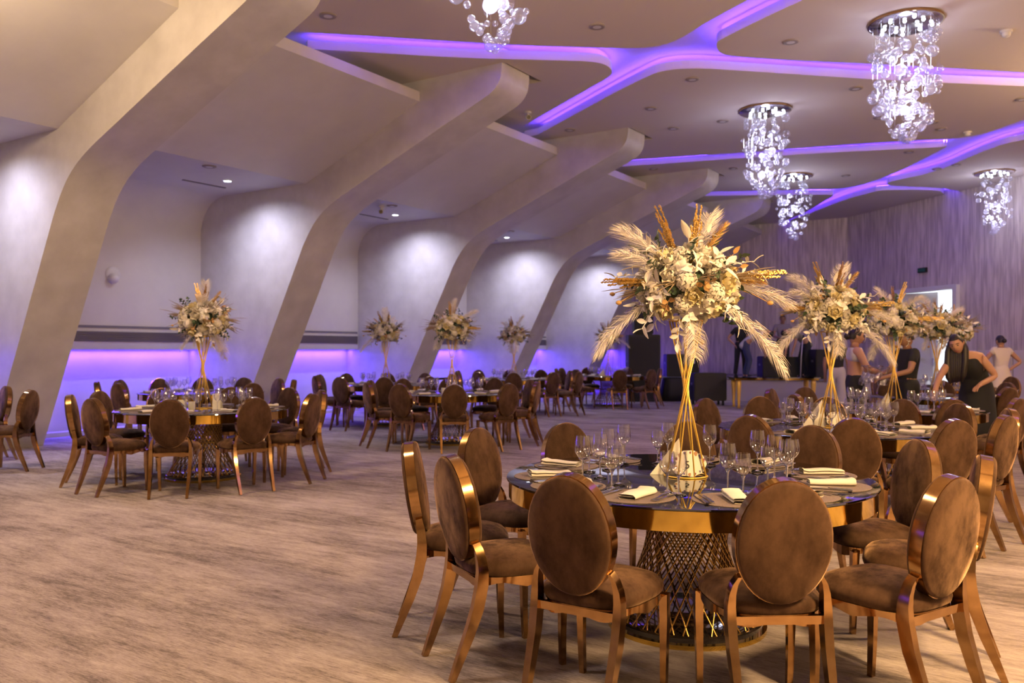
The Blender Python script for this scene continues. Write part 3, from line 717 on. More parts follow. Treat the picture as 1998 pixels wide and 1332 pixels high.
def pom_mesh():
    mb = MB(); rnd = R_(4)
    for k in range(46):
        z = 1 - 1.5 * k / 46; a = k * 2.4; rr = math.sqrt(max(0, 1 - z * z)); d = Vector((rr * math.cos(a), rr * math.sin(a), z))
        s = d.cross(Vector((rnd.uniform(-1, 1), rnd.uniform(-1, 1), rnd.uniform(-1, 1)))).normalized(); q = d.cross(s); c = d * .045; w = .014
        mb.add([c + s * w, c + q * w + d * .004, c - s * w, c - q * w + d * .004, c + d * .004], [(0, 1, 4), (1, 2, 4), (2, 3, 4), (3, 0, 4)])
    mb.sphere((0, 0, 0), .042, 8, 6)
    return mb.mesh('hydrangea', 'rose_white', False, fix=False)
def spray_mesh(name, material, ln, n, lw, ll, droop, roundish=False, seed=1):
    rnd = R_(seed); mb = MB(); pts = [Vector((0.05 * ln * math.sin(2 * u), -droop * ln * u * u, ln * u)) for u in [i / 6 for i in range(7)]]
    mb.tube(pts, .0022, 4, False)
    for i in range(n):
        u = .25 + .75 * i / (n - 1); k = min(5, int(u * 6)); p = pts[k].lerp(pts[k + 1], u * 6 - k) if k < 6 else pts[6]
        a = i * 2.5 + rnd.uniform(-.4, .4); o = Vector((math.cos(a), math.sin(a) * .8, .55 if i < n - 1 else 2.2))
        petal_grid(mb, p, o, Vector((0, 0, 1)) * .6 + Vector((0, 1, 0)) * .4 if abs(o.normalized().z) < .9 else (0, 1, 0), ll * rnd.uniform(.8, 1.1), lw * (1.2 if roundish else 1), -.25, .3, 4, 2)
    return mb.mesh(name, material, True, fix=False)
F_LILY, F_POM = lily_mesh(), pom_mesh()
F_LEAFW = [spray_mesh('white_leaf_spray', 'leaf_white', .21, 9, .0125, .060, .25, seed=i) for i in (1, 2)]
F_LEAFG = spray_mesh('gold_leaf_spray', 'seed_gold', .15, 5, .017, .055, .2, seed=8)
F_BIGLEAF = spray_mesh('white_leaf_spray', 'leaf_white', .13, 5, .018, .085, .1, seed=5)
F_GREEN = [spray_mesh('eucalyptus_spray', 'leaf_green', .17, 8, .017, .042, .2, True, seed=i) for i in (3, 4)]
def feather_mesh(name, material, ln, wd, bend, seed=0, nb=64):
    rnd = R_(seed); mb = MB(); P = lambda u: Vector((0, -bend * ln * u * u, ln * u))
    mb.tube([P(i / 8) for i in range(9)], [.003 * (1 - .7 * i / 8) for i in range(9)], 4, False)
    for i in range(nb):
        u = .16 + .84 * i / nb; p = P(u); t = (P(min(1, u + .02)) - P(u - .02)).normalized()
        w = wd * (math.sin(math.pi * min(1, (u - .1) / .95)) ** .55) * rnd.uniform(.8, 1.1) + .012
        for s in (0, 1, 2):
            ra = rnd.choice((0, math.pi)) + rnd.uniform(-.75, .75); sd = Vector((math.cos(ra), math.sin(ra), 0))
            dr = (sd * .75 + t * .72).normalized(); dr2 = (sd * .35 + t + Vector((0, -.2, 0))).normalized(); up_ = t.cross(sd).normalized()
            a = p; b = p + dr * w * .6; c = b + dr2 * w * .55; h = t * .0011 + up_ * rnd.uniform(-.0012, .0012)
            mb.add([a - h, a + h, b - h * .9, b + h * .9, c], [(0, 1, 3, 2), (2, 3, 4)])
    return mb.mesh(name, material, False, fix=False)
F_FEATH = [feather_mesh('feather', 'feather_white', .37, .13, .22, 1, 105), feather_mesh('feather', 'feather_white', .43, .115, .35, 2, 120)]
F_FGOLD = feather_mesh('gold_feather', 'feather_gold', .24, .05, .1, 3, 80)
def sprig_mesh():
    rnd = R_(9); mb = MB()
    for k in range(14):
        ln = rnd.uniform(.24, .40); a = rnd.uniform(0, 6.28); sp = rnd.uniform(.0, .13); pts = [Vector((sp * ln * u * math.cos(a) * 1.2, sp * ln * u * math.sin(a) - .10 * ln * u * u, ln * u)) for u in [i / 6 for i in range(7)]]
        mb.tube(pts, .0015, 3, False)
        for i in range(40):
            u = .25 + .75 * i / 40; q = pts[0].lerp(pts[6], u); j = min(5, int(u * 6)); q = pts[j].lerp(pts[j + 1], u * 6 - j)
            d = Vector((rnd.uniform(-1, 1), rnd.uniform(-1, 1), rnd.uniform(-.5, 1))) * .0035; s = .0056
            c = q + d; mb.add([c + Vector((s, 0, 0)), c + Vector((-s * .5, s, 0)), c + Vector((-s * .5, -s, 0)), c + Vector((0, 0, s * 1.8)), c - Vector((0, 0, s * 1.4))], [(0, 1, 3), (1, 2, 3), (2, 0, 3), (1, 0, 4), (2, 1, 4), (0, 2, 4)])
    return mb.mesh('gold_sprig', 'glitter', False, fix=False)
F_SPRIG = sprig_mesh()
def grass_mesh():
    rnd = R_(12); mb = MB()
    for k in range(9):
        ln = rnd.uniform(.18, .30); a = rnd.uniform(0, 6.28); sp = rnd.uniform(.05, .28); pts = [Vector((sp * ln * u * math.cos(a), sp * ln * u * math.sin(a) - .12 * ln * u * u, ln * u)) for u in [i / 5 for i in range(6)]]
        mb.tube(pts, [.0013, .0013, .0015, .0022, .0026, .0006], 4, False)
    return mb.mesh('dried_grass', 'grass_dry', False, fix=False)
F_GRASS = grass_mesh()
def pod_mesh():
    mb = MB(); mb.tube([(0, 0, 0), (0, -.02, .06), (0, -.05, .12)], .0018, 4, False); mb.sphere((0, -.055, .132), .010, 8, 6, (1, 1, 1.35))
    return mb.mesh('seed_pod', 'seed_gold', True, fix=False)
F_POD = pod_mesh()
foam = MB(); foam.sphere((0, 0, 0), 1, 14, 9); F_CORE = foam.mesh('moss_core', 'leaf_green', True)
# wire stand
VR, VRT, VH = .108, .085, .80
VIOL = MB(); VIOL.lathe([(VR - .005, .003), (VR, 0), (VR + .005, .003), (VR, .008)], 40, closed=True); v_ring = VIOL.mesh('base_ring', 'gold_paint', True)
vt = MB(); vt.lathe([(VRT - .004, VH), (VRT, VH - .004), (VRT + .004, VH), (VRT, VH + .004)], 32, closed=True); v_top = vt.mesh('top_ring', 'gold_paint', True)
NV = 8
def vrod(k):
    a = 2 * math.pi * k / NV; b = a + math.radians(166)
    return MB().tube([(VR * math.cos(a), VR * math.sin(a), .004), (VRT * math.cos(b), VRT * math.sin(b), VH)], .0042, 6).mesh('rod', 'gold_paint', True)
V_RODS = vrod(0)
def centrepiece(x, y, rz, where, seed, near=False, size=1.0, lean=0.0):
    """gold wire stand, and the bouquet that sits on it"""
    t = thing('wire_stand', f'tall twisted gold wire flower stand on {where}', 'stand', (x, y, TZ), rz, 'gold wire flower stands')
    obj('base_ring', v_ring, t); obj('top_ring', v_top, t)
    for k in range(NV): obj('rod', V_RODS, t, rot=(0, 0, 2 * math.pi * k / NV))
    rnd = R_(seed)
    c = Vector((x, y, TZ + VH + .17))
    q = thing('bouquet', f'bouquet of roses, white leaves and feathers above {where}', 'bouquet', c, rz, 'bouquets on gold stands'); q.scale = (size,) * 3
    ax = Vector((.255, .255, .195))
    obj('moss_core', F_CORE, q, scale=(.175, .175, .115))
    def spot(d, k=1.0): d = Vector(d).normalized(); return Vector((d.x * ax.x * k, d.y * ax.y * k, d.z * ax.z * k))
    nb = 92
    for i in range(nb):
        z = 1 - 1.72 * (i + .5) / nb; a = i * 2.39996 + seed; r = math.sqrt(max(0, 1 - z * z))
        d = Vector((r * math.cos(a), r * math.sin(a), z)); n_ = Vector((d.x / ax.x, d.y / ax.y, d.z / ax.z)).normalized()
        h = Vector((rnd.uniform(-1, 1), rnd.uniform(-1, 1), rnd.uniform(-1, 1))); j = (i * 7 + seed) % 18
        if j in (0, 4, 8): obj('rose', F_ROSE_C, q, mtx=basis(spot(d, .86), n_, h, rnd.uniform(.9, 1.25)))
        elif j in (2, 6, 10, 13): obj('rose', F_ROSE_W, q, mtx=basis(spot(d, .86), n_, h, rnd.uniform(.9, 1.2)))
        elif j in (1, 9, 15): obj('hydrangea', F_POM, q, mtx=basis(spot(d, .86), n_, h, rnd.uniform(.95, 1.25)))
        elif j in (3, 12): obj('lily', F_LILY, q, mtx=basis(spot(d, .90), n_, h, rnd.uniform(.7, .95)))
        elif j in (5, 7, 11, 16): obj('eucalyptus_spray', F_GREEN[i % 2], q, mtx=basis(spot(d, .74), n_, h, rnd.uniform(.65, .95)))
        elif j == 17: obj('gold_leaf_spray', F_LEAFG, q, mtx=basis(spot(d, .78), n_, h, rnd.uniform(.6, .85)))
        else: obj('white_leaf_spray', F_LEAFW[i % 2] if j != 14 else F_BIGLEAF, q, mtx=basis(spot(d, .66), n_, h, rnd.uniform(.75, 1.05)))
    for i in range(16 if not near else 7):
        a = i * 2.4 + seed; z = rnd.uniform(-.35, .9); d = Vector((math.cos(a), math.sin(a), z)).normalized()
        obj('dried_grass', F_GRASS, q, mtx=basis(spot(d, .70), d, Vector((0, 0, 1)).cross(d), rnd.uniform(.8, 1.15)))
    # long pieces: right, up, front (front faces the lens when rz = 0)
    def world(r, u, f): return CR * r + Vector((0, 0, u)) - CF * f
    longs = [(F_SPRIG, 'gold_sprig', (-.30, 1, .1), .05, 1.0), (F_SPRIG, 'gold_sprig', (.18, 1, .0), .05, .95), (F_SPRIG, 'gold_sprig', (-1, .12, .35), .12, .9), (F_SPRIG, 'gold_sprig', (1, .22, .35), .12, .95),
             (F_FEATH[0], 'feather', (-.75, .85, .2), .10, .95), (F_FEATH[0], 'feather', (-.95, .60, .5), .12, .85), (F_FEATH[0], 'feather', (.26, 1, -.25), .10, .95), (F_FEATH[1], 'feather', (1, .10, -.1), .14, .95),
             (F_FEATH[1], 'feather', (1, -.52, .35), .14, 1.12), (F_FEATH[1], 'feather', (-1, -.40, .15), .16, .95), (F_FEATH[0], 'feather', (.10, -1, .55), .06, .85), (F_FEATH[0], 'feather', (.3, .2, -1), .12, .9),
             (F_FGOLD, 'gold_feather', (.46, .9, .2), .12, 1.05), (F_FGOLD, 'gold_feather', (.95, .10, .3), .17, .9),
             (F_LEAFW[0], 'white_leaf_spray', (-.35, -.9, .6), .12, 1.0), (F_LEAFW[1], 'white_leaf_spray', (-.9, -.55, .5), .14, 1.05), (F_LEAFW[0], 'white_leaf_spray', (.85, -.55, .5), .14, 1.0), (F_LEAFW[1], 'white_leaf_spray', (.8, .45, .3), .16, .95),
             (F_BIGLEAF, 'white_leaf_spray', (-.85, .35, .5), .15, 1.2), (F_BIGLEAF, 'white_leaf_spray', (0, 1, .25), .10, 1.2), (F_BIGLEAF, 'white_leaf_spray', (.5, .35, .8), .17, 1.1),
             (F_LEAFW[0], 'white_leaf_spray', (-.6, .7, .5), .14, 1.0), (F_LEAFW[1], 'white_leaf_spray', (.15, .9, .6), .14, .95), (F_LEAFW[0], 'white_leaf_spray', (-.7, -.15, .8), .18, .9), (F_LEAFW[1], 'white_leaf_spray', (.6, -.3, .85), .18, .9), (F_LEAFW[0], 'white_leaf_spray', (.95, .3, .5), .18, 1.0), (F_LEAFW[1], 'white_leaf_spray', (-.15, -.5, .9), .16, .9), (F_LEAFW[0], 'white_leaf_spray', (-.95, .25, .2), .18, 1.0),
             (F_POD, 'seed_pod', (.45, -1, .5), .10, 1.4), (F_POD, 'seed_pod', (-1, -.05, .3), .22, 1.2), (F_POD, 'seed_pod', (1, -.05, .3), .26, 1.2), (F_POD, 'seed_pod', (-1, .1, -.4), .24, 1.1), (F_GREEN[0], 'eucalyptus_spray', (-1, 0, .5), .14, .9), (F_GREEN[1], 'eucalyptus_spray', (1, .02, .5), .14, .9)]
    for li, (me, nm, d, r0, s) in enumerate(longs):
        if not near and nm == 'feather' and li % 2: continue
        w = world(*d)
        if not near: w = w + Vector((rnd.uniform(-.35, .35), rnd.uniform(-.35, .35), rnd.uniform(-.15, .30)))
        w.normalize(); w = RZ(-rz).to_3x3() @ w if near else w
        h = Vector((0, 0, 1)).cross(w) if abs(w.z) < .97 else Vector((1, 0, 0))
        m4 = basis(Vector((w.x * r0, w.y * r0, w.z * r0)), w, h, s * (1 if near else rnd.uniform(.85, 1.05)))
        obj(nm, me, q, mtx=m4)
    return q

# ------------------------------------------------------------------ the tables, chairs and settings
def cam2hall(X, D): return CR * X + CF * D
TABLES = {  # key: hall x, y, where phrase, chairs as (angle seen from above, 0 = lens right, 90 = away; reach of the back)
 'five': (-1.62, 4.14, 'the table with the number five card', [(-120, 1.33), (-85, 1.27), (-153, 1.30), (181, 1.41), (147, 1.32), (117, 1.20), (77, 1.18), (42, 1.32), (3, 1.24), (-58, 1.40), (-27, 1.34)]),
 'lantern': (-1.62, 7.41, 'the table with the leaning white folder', [(-134, 1.38), (-104, 1.33), (-77, 1.40), (-49, 1.34), (-16, 1.34), (14, 1.30), (43, 1.42), (70, 1.36), (98, 1.40), (127, 1.34)]),
 'leaning': (-1.54, 10.09, 'the table beside the woman in black', [(-163, 1.25), (140, 1.40), (111, 1.44), (-57, 1.30), (-90, 1.24), (-22, 1.3)]),
 'tray': (-1.45, 13.1, 'the table beside the glass carriers', [(-76, 1.20), (95, 1.3), (60, 1.3), (20, 1.3), (-15, 1.3)]),
 'door': (-1.5, 16.1, 'the table nearest the open doorway', [(-40, 1.25), (-100, 1.3), (180, 1.3), (140, 1.3), (100, 1.3), (60, 1.3), (20, 1.3)]),
 'candle': (-7.94, 5.97, 'the table with the lit candle', [(-84 + 36 * k, 1.30) for k in range(10)]),
 'speaker': (-11.07, 8.31, 'the table under the round wall speaker', [(139, 1.36), (110, 1.3), (80, 1.32), (45, 1.3), (13, 1.36), (-42, 1.45), (170, 1.4), (-125, 1.35), (-158, 1.45)]),
 'middle': (-7.73, 10.24, 'the table out from the second bay', [(-84 + 36 * k, 1.30) for k in range(10)]),
 'second': (-10.65, 12.05, 'the table inside the second bay', [(-82 + 36 * k, 1.32) for k in range(10)]),
 'third': (-10.2, 15.79, 'the table inside the third bay', [(-90, 1.3), (-51, 1.3), (12, 1.3), (-27, 1.56), (60, 1.3), (95, 1.3), (130, 1.3), (165, 1.3), (-125, 1.3), (-160, 1.3)]),
 'stack': (-9.52, 19.10, 'the table by the tall speaker stack', [(-86, 1.35), (-50, 1.4), (2, 1.3), (-132, 1.3), (180, 1.3), (150, 1.3), (110, 1.3), (60, 1.3)]),
 'rib': (*cam2hall(-7.3, 10.0)[:2], 'the table in front of the first rib', [(-3, 1.64), (51, 1.2), (120, 1.3)]),
}
GROUP = {k: k for k in TABLES}
near_tables = ('five', 'lantern', 'leaning')
for ti, (key, (tx, ty, where, seats)) in enumerate(TABLES.items()):
    table(tx, ty, f'round gold-banded banquet table with dark mirror top, {where[4:]}' if key not in ('five',) else 'round gold-banded banquet table with dark mirror top and the number five card', key in ('five', 'candle', 'lantern'))
    rnd = R_(100 + ti)
    for si, (ang_, rb) in enumerate(seats):
        a = math.radians(ang_) + YAW; d = Vector((math.cos(a), math.sin(a), 0)); r = rb - .27
        jit = math.radians(rnd.uniform(-5, 5))
        chair(tx + d.x * r, ty + d.y * r, a + math.pi + jit, f'brown velvet oval-back gold chair at {where}', f'chairs at {where}')
        # the place before it
        if key == 'rib': continue
        p = Vector((tx, ty, TZ + .0008)) + d * .705
        tag(obj('placemat', mat_me, loc=p), f'round brown woven placemat on {where}', 'placemat', f'placemats on {where}')
        side = Vector((-d.y, d.x, 0)); q = p + d * rnd.uniform(-.01, .03) + side * rnd.uniform(-.03, .03) + Vector((0, 0, .0032))
        tag(obj('napkin', NAPS[rnd.randrange(3)], loc=q, rot=(0, 0, a + rnd.uniform(-.35, .35) + (math.pi if rnd.random() < .5 else 0))), f'folded cream cloth napkin on {where}', 'napkin', f'napkins on {where}')
        if key in ('five', 'lantern'):
            for me, nm, off, dy in ((FORK, 'fork', .115, .0), (FORK, 'fork', .142, .012), (KNIFE, 'knife', -.115, .0), (KNIFE, 'knife', -.142, .01)):
                c = p + side * off + d * (dy - .01) + Vector((0, 0, .0032 if abs(off) < .13 else .0032))
                tag(obj(nm, me, loc=c, rot=(0, 0, a + math.pi + rnd.uniform(-.12, .12))), f'steel {nm} laid on a brown placemat on {where}', 'cutlery', f'{nm}s on {where}')
        if key != 'five':
            for big, dr, ds in ((True, .47, -.045), (False, .44, .05)) + (((True, .38, .01),) if si % 3 == 0 and key in ('lantern', 'leaning', 'candle') else ()):
                g = Vector((tx, ty, TZ + .0005)) + d * (dr + rnd.uniform(-.02, .02)) + side * (ds + rnd.uniform(-.015, .015))
                glass(g, big, f'clear {"tall" if big else "short"} stemmed wine glass on {where}', f'{"tall" if big else "short"} glasses on {where}', key in near_tables)
# glasses on the number five table, from their feet in the photo
for x, y, big in ((1137, 938, 1), (1150, 921, 0), (1171, 933, 1), (1186, 917, 1), (1194, 955, 0), (1206, 947, 0), (1217, 905, 1), (1283, 905, 0), (1303, 900, 1), (1302, 962, 0), (1324, 967, 0), (1385, 906, 1), (1420, 961, 1), (1450, 967, 0), (1478, 922, 1), (1498, 950, 0), (1511, 936, 1), (1535, 951, 1), (1546, 928, 0)):
    p = onz(x, y, TZ); glass((p.x, p.y, TZ + .0005), bool(big), f'clear {"tall" if big else "short"} stemmed wine glass on the table with the number five card', f'{"tall" if big else "short"} glasses on the number five table')

# centrepieces
for key, rz, seed, size in (('five', 0.0, 3, 1.0), ('lantern', 0.9, 8, 1.0), ('leaning', 2.0, 11, 1.0), ('tray', 3.0, 14, 1.0), ('door', 4.1, 17, 1.05), ('candle', 1.4, 21, 1.0), ('middle', 2.6, 24, 1.0), ('second', 3.7, 27, 1.0), ('third', 5.0, 33, 1.0), ('stack', .5, 36, .95), ('speaker', 4.4, 39, .8)):
    tx, ty, where, _ = TABLES[key]
    centrepiece(tx, ty, rz, where, seed, near=key in ('five', 'lantern'), size=size)

# cards and cups
def floral_card(x, y, rz, where, number=None):
    t = thing('table_card', f'white scalloped card with printed flowers on {where}', 'card', (x, y, TZ + .001), rz, 'floral cards')
    n = 36; rim_ = [(.085 * math.cos(2 * math.pi * i / n) * (1 + .04 * math.cos(9 * 2 * math.pi * i / n)), .068 + .066 * math.sin(2 * math.pi * i / n) * (1 + .04 * math.cos(9 * 2 * math.pi * i / n))) for i in range(n)]
    tilt = .16
    def P(x, z, o=0.0): return (x, -o * math.cos(tilt) + z * math.sin(tilt), z * math.cos(tilt) + o * math.sin(tilt))
    mb = MB(); mb.add([P(x, z) for x, z in rim_] + [P(x, z, -.004) for x, z in rim_], [tuple(range(n)), tuple(range(2 * n - 1, n - 1, -1))] + [(i, (i + 1) % n, n + (i + 1) % n, n + i) for i in range(n)])
    obj('card', mb.mesh('card', 'card'), t)
    mb = MB(); mb.add([P(-.02, .10, -.004), P(.02, .10, -.004), (.02, .07, 0), (-.02, .07, 0)], [(0, 1, 2, 3)]); obj('easel', mb.mesh('easel', 'card'), t)
    rnd = R_(int(x * 100))
    for i in range(15):
        a = .3 + i * .40; x0, z0 = .074 * math.cos(a), .068 + .056 * math.sin(a)
        mb = MB(); k = 7; s = rnd.uniform(.006, .013); ring = [(x0 + s * math.cos(j * 6.283 / k) * (1 if j % 2 else .6), z0 + s * math.sin(j * 6.283 / k)) for j in range(k)]
        mb.add([P(u, v, .0012) for u, v in ring], [tuple(range(k))]); obj('printed_flower', mb.mesh('printed_flower', ('print_plum', 'print_violet', 'print_tan')[i % 3], fix=False), t)
    if number:
        cu = bpy.data.curves.new('number', 'FONT'); cu.body = number; cu.size = .055; cu.extrude = .0006; cu.align_x = 'CENTER'; cu.align_y = 'CENTER'
        o = bpy.data.objects.new('tmp', cu); COL.objects.link(o); dg = bpy.context.evaluated_depsgraph_get(); dg.update(); me = bpy.data.meshes.new_from_object(o.evaluated_get(dg)); bpy.data.objects.remove(o)
        me.materials.clear(); me.materials.append(MATS['ink'])
        c = obj('number', me, t, loc=P(-.012, .060, .0022), rot=(math.pi / 2 - tilt, 0, 0)); c['label'] = 'printed table number 5'
def folder(x, y, rz, where, s=1.0):
    t = thing('paper_folder', f'white paper folded to a point on {where}', 'menu', (x, y, TZ + .001), rz, 'folded white papers'); t.scale = (s,) * 3
    mb = MB(); A, B, C_ = Vector((-.13, 0, 0)), Vector((.03, .02, .20)), Vector((.05, 0, 0)); Dp = Vector((0.045, .075, 0)); Ep = Vector((-.11, .06, 0)); th = Vector((0, -.003, .001))
    mb.add([A, C_, B, A - th, C_ - th, B - th], [(0, 1, 2), (5, 4, 3), (0, 3, 4, 1), (1, 4, 5, 2), (2, 5, 3, 0)]); obj('front_leaf', mb.mesh('front_leaf', 'card'), t)
    mb = MB(); mb.add([Ep, Dp, B, Ep + th, Dp + th, B + th], [(0, 1, 2), (5, 4, 3), (0, 3, 4, 1), (1, 4, 5, 2), (2, 5, 3, 0)]); obj('back_leaf', mb.mesh('back_leaf', 'card'), t)
def cup(p, label, lit=False):
    t = thing('candle_cup', label, 'candle', p); mb = MB(); mb.lathe([(.001, 0), (.034, 0), (.036, .004), (.036, .085), (.033, .085), (.033, .01), (.001, .01)], 18); obj('cup', mb.mesh('cup', 'card', True, angle=40), t)
    mb = MB(); mb.lathe([(.033, .07), (.001, .072)], 16); w = obj('wax', mb.mesh('wax', 'candle' if lit else 'linen', fix=False), t)
    mb = MB(); mb.tube([(0, 0, .07), (0, 0, .084)], .0015, 4); obj('wick', mb.mesh('wick', 'ink'), w)
x5, y5 = TABLES['five'][:2]
fw = YAW
o = CR * .012 - CF * .045; floral_card(x5 + o.x, y5 + o.y, fw, 'the table with the number five card', '5')
o = CR * -.055 + CF * .035; folder(x5 + o.x, y5 + o.y, fw - .1, 'the table with the number five card', .95)
xl, yl, wl, _ = TABLES['lantern']
o = CR * .03 - CF * .05; floral_card(xl + o.x, yl + o.y, fw + .2, wl)
o = CR * -.09 + CF * .02; folder(xl + o.x, yl + o.y, fw, wl, 1.15)
for key, off in (('leaning', -.05), ('middle', .02), ('second', -.1), ('stack', -.12)):
    tx, ty, where, _ = TABLES[key]; o = CR * off + CF * .05; folder(tx + o.x, ty + o.y, fw + .3, where, .95)
tx, ty, where, _ = TABLES['candle']
for X, D, lb, lit in ((-.17, -.12, 'white cup holder in front of the gold stand on the first-bay table', False), (-.06, -.17, 'white cup holder touching the rods of the gold stand on the first-bay table', False), (-.30, .15, 'glowing yellow candle cup on the first-bay table', True)):
    q = Vector((tx, ty, TZ + .001)) + CR * X + CF * D; cup(q, lb, lit)
q = Vector((tx, ty, TZ + .001)) + CR * .19 - CF * .10; t = thing('menu_holder', 'white curved menu holder on the table with the lit candle', 'menu', q, fw)
mb = MB(); mb.grid([[(x, -.02 + .05 * z + .015 * math.cos(x * 30), z) for x in (-.045, -.015, .015, .04)] for z in (0, .06, .12, .17)] ); obj('front_leaf', mb.mesh('front_leaf', 'card', True, fix=False), t)
mb = MB(); mb.grid([[(x, .07 - .26 * z, z) for x in (-.04, .0, .04)] for z in (0, .08, .165)]); obj('back_leaf', mb.mesh('back_leaf', 'card', True, fix=False), t)
tx, ty, where, _ = TABLES['middle']
for X, D, lb in ((-.10, -.30, 'white cup holder in front of the folded paper on the second-bay table'),): cup(Vector((tx, ty, TZ + .001)) + CR * X + CF * D, lb)

# ------------------------------------------------------------------ stage gear
def speaker_box(name, label, c, size, rz, cat='speaker', legs=0.0, grille=True, cones=(), castors=False):
    t = thing(name, label, cat, c, rz); w, dp, h = size
    mb = MB(); mb.box((0, 0, legs + h / 2), (w, dp, h)); me = mb.mesh('cabinet', 'black_tolex')
    bm = bmesh.new(); bm.from_mesh(me); bmesh.ops.bevel(bm, geom=bm.edges[:], offset=.02, segments=2, affect='EDGES'); bm.to_mesh(me); bm.free(); obj('cabinet', me, t)
    if grille:
        mb = MB(); mb.box((0, -dp / 2 - .006, legs + h / 2), (w * .9, .012, h * .92)); obj('grille', mb.mesh('grille', 'black_matte'), t)
    for z in cones:
        mb = MB(); mb.lathe([(.001, .03), (.05, .03), (.05, .012), (w * .36, .004), (w * .38, 0)], 20); obj('cone', mb.mesh('cone', 'grey_metal', True, angle=40), t, loc=(0, -dp / 2 - .012, legs + h * z), rot=(math.pi / 2, 0, 0))
    for sx in (-1, 1):
        mb = MB(); mb.box((sx * (w / 2 + .002), 0, legs + h * .6), (.012, .16, .06)); obj('handle', mb.mesh('handle', 'grey_metal'), t)
    if castors:
        for sx in (-1, 1):
            for sy in (-1, 1):
                mb = MB(); mb.tube([(sx * w * .4 - .02, sy * dp * .38, legs * .42), (sx * w * .4 + .02, sy * dp * .38, legs * .42)], legs * .42, 12); mb.box((sx * w * .4, sy * dp * .38, legs * .8), (.05, .05, legs * .44)); obj('castor', mb.mesh('castor', 'black_matte'), t)
    return t
def gp(x, D): p = at(x, YH, D); return p.x, p.y
x, y = gp(1254, 23.3); speaker_box('speaker_stack', 'tall black loudspeaker stack standing on the floor before the stage', (x, y, 0), (.86, .7, 1.82), YAW)
speaker_box('line_speaker', 'smaller black loudspeaker resting on top of the tall speaker stack', (x, y, 1.825), (.52, .45, .80), YAW)
x, y = gp(1329, 25.6); t = speaker_box('stage_speaker', 'black loudspeaker on the stage deck with a pale badge', (x, y, .60), (.98, .6, .68), YAW)
mb = MB(); mb.box((.28, -.325, .46), (.13, .012, .13)); obj('badge', mb.mesh('badge', 'white_plastic'), t)
x, y = gp(1381, 21.6); speaker_box('flight_case', 'black flight case on castors standing before the stage', (x, y, 0), (.82, .62, .70), YAW, 'case', .12, False, (), True)
for px, D, sz, lb in ((1505, 24.8, (.68, .6, .62), 'black equipment case on the stage under the bent men'), (1552, 24.9, (.66, .6, .60), 'black equipment case on the stage beside the man in the olive shirt'), (1608, 23.7, (.66, .6, .82), 'tall black equipment case at the stage end behind the gold stand')):
    x, y = gp(px, D); speaker_box('equipment_case', lb, (x, y, .60), sz, YAW, 'case', 0, False)
# cloth-covered heap beside the stack
x, y = gp(1316, 23.4); t = thing('covered_box', 'low box under a black cloth between the speaker stack and the flight case', 'cover', (x, y, 0), YAW)
rnd = R_(5); n = 28; rings = []
for z, s in ((0, 1.0), (.2, .93), (.45, .84), (.6, .80), (.64, .74), (.65, .3)):
    rings.append([(s * .40 * math.copysign(abs(math.cos(a)) ** .6, math.cos(a)) * (1 + (.05 * math.sin(9 * a) if z < .5 else 0)), s * .32 * math.copysign(abs(math.sin(a)) ** .6, math.sin(a)) * (1 + (.05 * math.sin(9 * a) if z < .5 else 0)), z) for a in [2 * math.pi * i / n for i in range(n)]])
obj('cloth', ring_mesh(rings, True).mesh('cloth', 'black_matte', True), t)
# long gold-legged table in front of the stage
x, y = gp(1508, 20.6); t = thing('console_table', 'long gold-legged table with a dark glass top standing before the stage', 'table', (x, y, 0), YAW - .06)
mb = MB(); mb.box((0, 0, .735), (2.05, .8, .03)); obj('table_top', mb.mesh('table_top', 'dark_glass'), t)
mb = MB(); mb.box((0, 0, .70), (1.98, .74, .045)); obj('apron', mb.mesh('apron', 'gold_mirror'), t)
lg = MB(); lg.tube([(0, 0, .68), (0, 0, .60), (0, 0, .35), (0, 0, .08), (0, 0, 0)], [.055, .065, .045, .03, .04], 10); lg_me = lg.mesh('leg', 'gold_paint', True)
for sx in (-.88, .88):
    for sy in (-.3, .3): obj('leg', lg_me, t, loc=(sx, sy, 0))
# dark side table against the wall of the third bay
x, y = gp(842, 20.2); t = thing('side_table', 'small black side table by the lit wall of the third bay', 'table', (x, y, 0), 0)
mb = MB(); mb.box((0, 0, .72), (.5, .9, .05)); obj('table_top', mb.mesh('table_top', 'black_gloss'), t)
for sx in (-.2, .2):
    for sy in (-.4, .4):
        mb = MB(); mb.box((sx, sy, .35), (.04, .04, .70)); obj('leg', mb.mesh('leg', 'black_matte'), t)
# microphone stand on the stage
x, y = gp(1562, 23.9); t = thing('microphone_stand', 'pale thin microphone stand on the stage in front of the cases', 'stand', (x, y, .60), YAW)
mb = MB(); mb.tube([(0, 0, .02), (.02, 0, .6), (.06, 0, 1.1)], .014, 8); obj('pole', mb.mesh('pole', 'white_plastic', True), t)
mb = MB(); mb.lathe([(.001, .03), (.05, .025), (.14, .008), (.14, 0), (.001, 0)], 18); obj('base', mb.mesh('base', 'grey_metal', True), t)
mb = MB(); mb.tube([(.06, 0, 1.1), (.09, 0, 1.22)], [.016, .024], 10); obj('microphone', mb.mesh('microphone', 'black_matte', True), t)
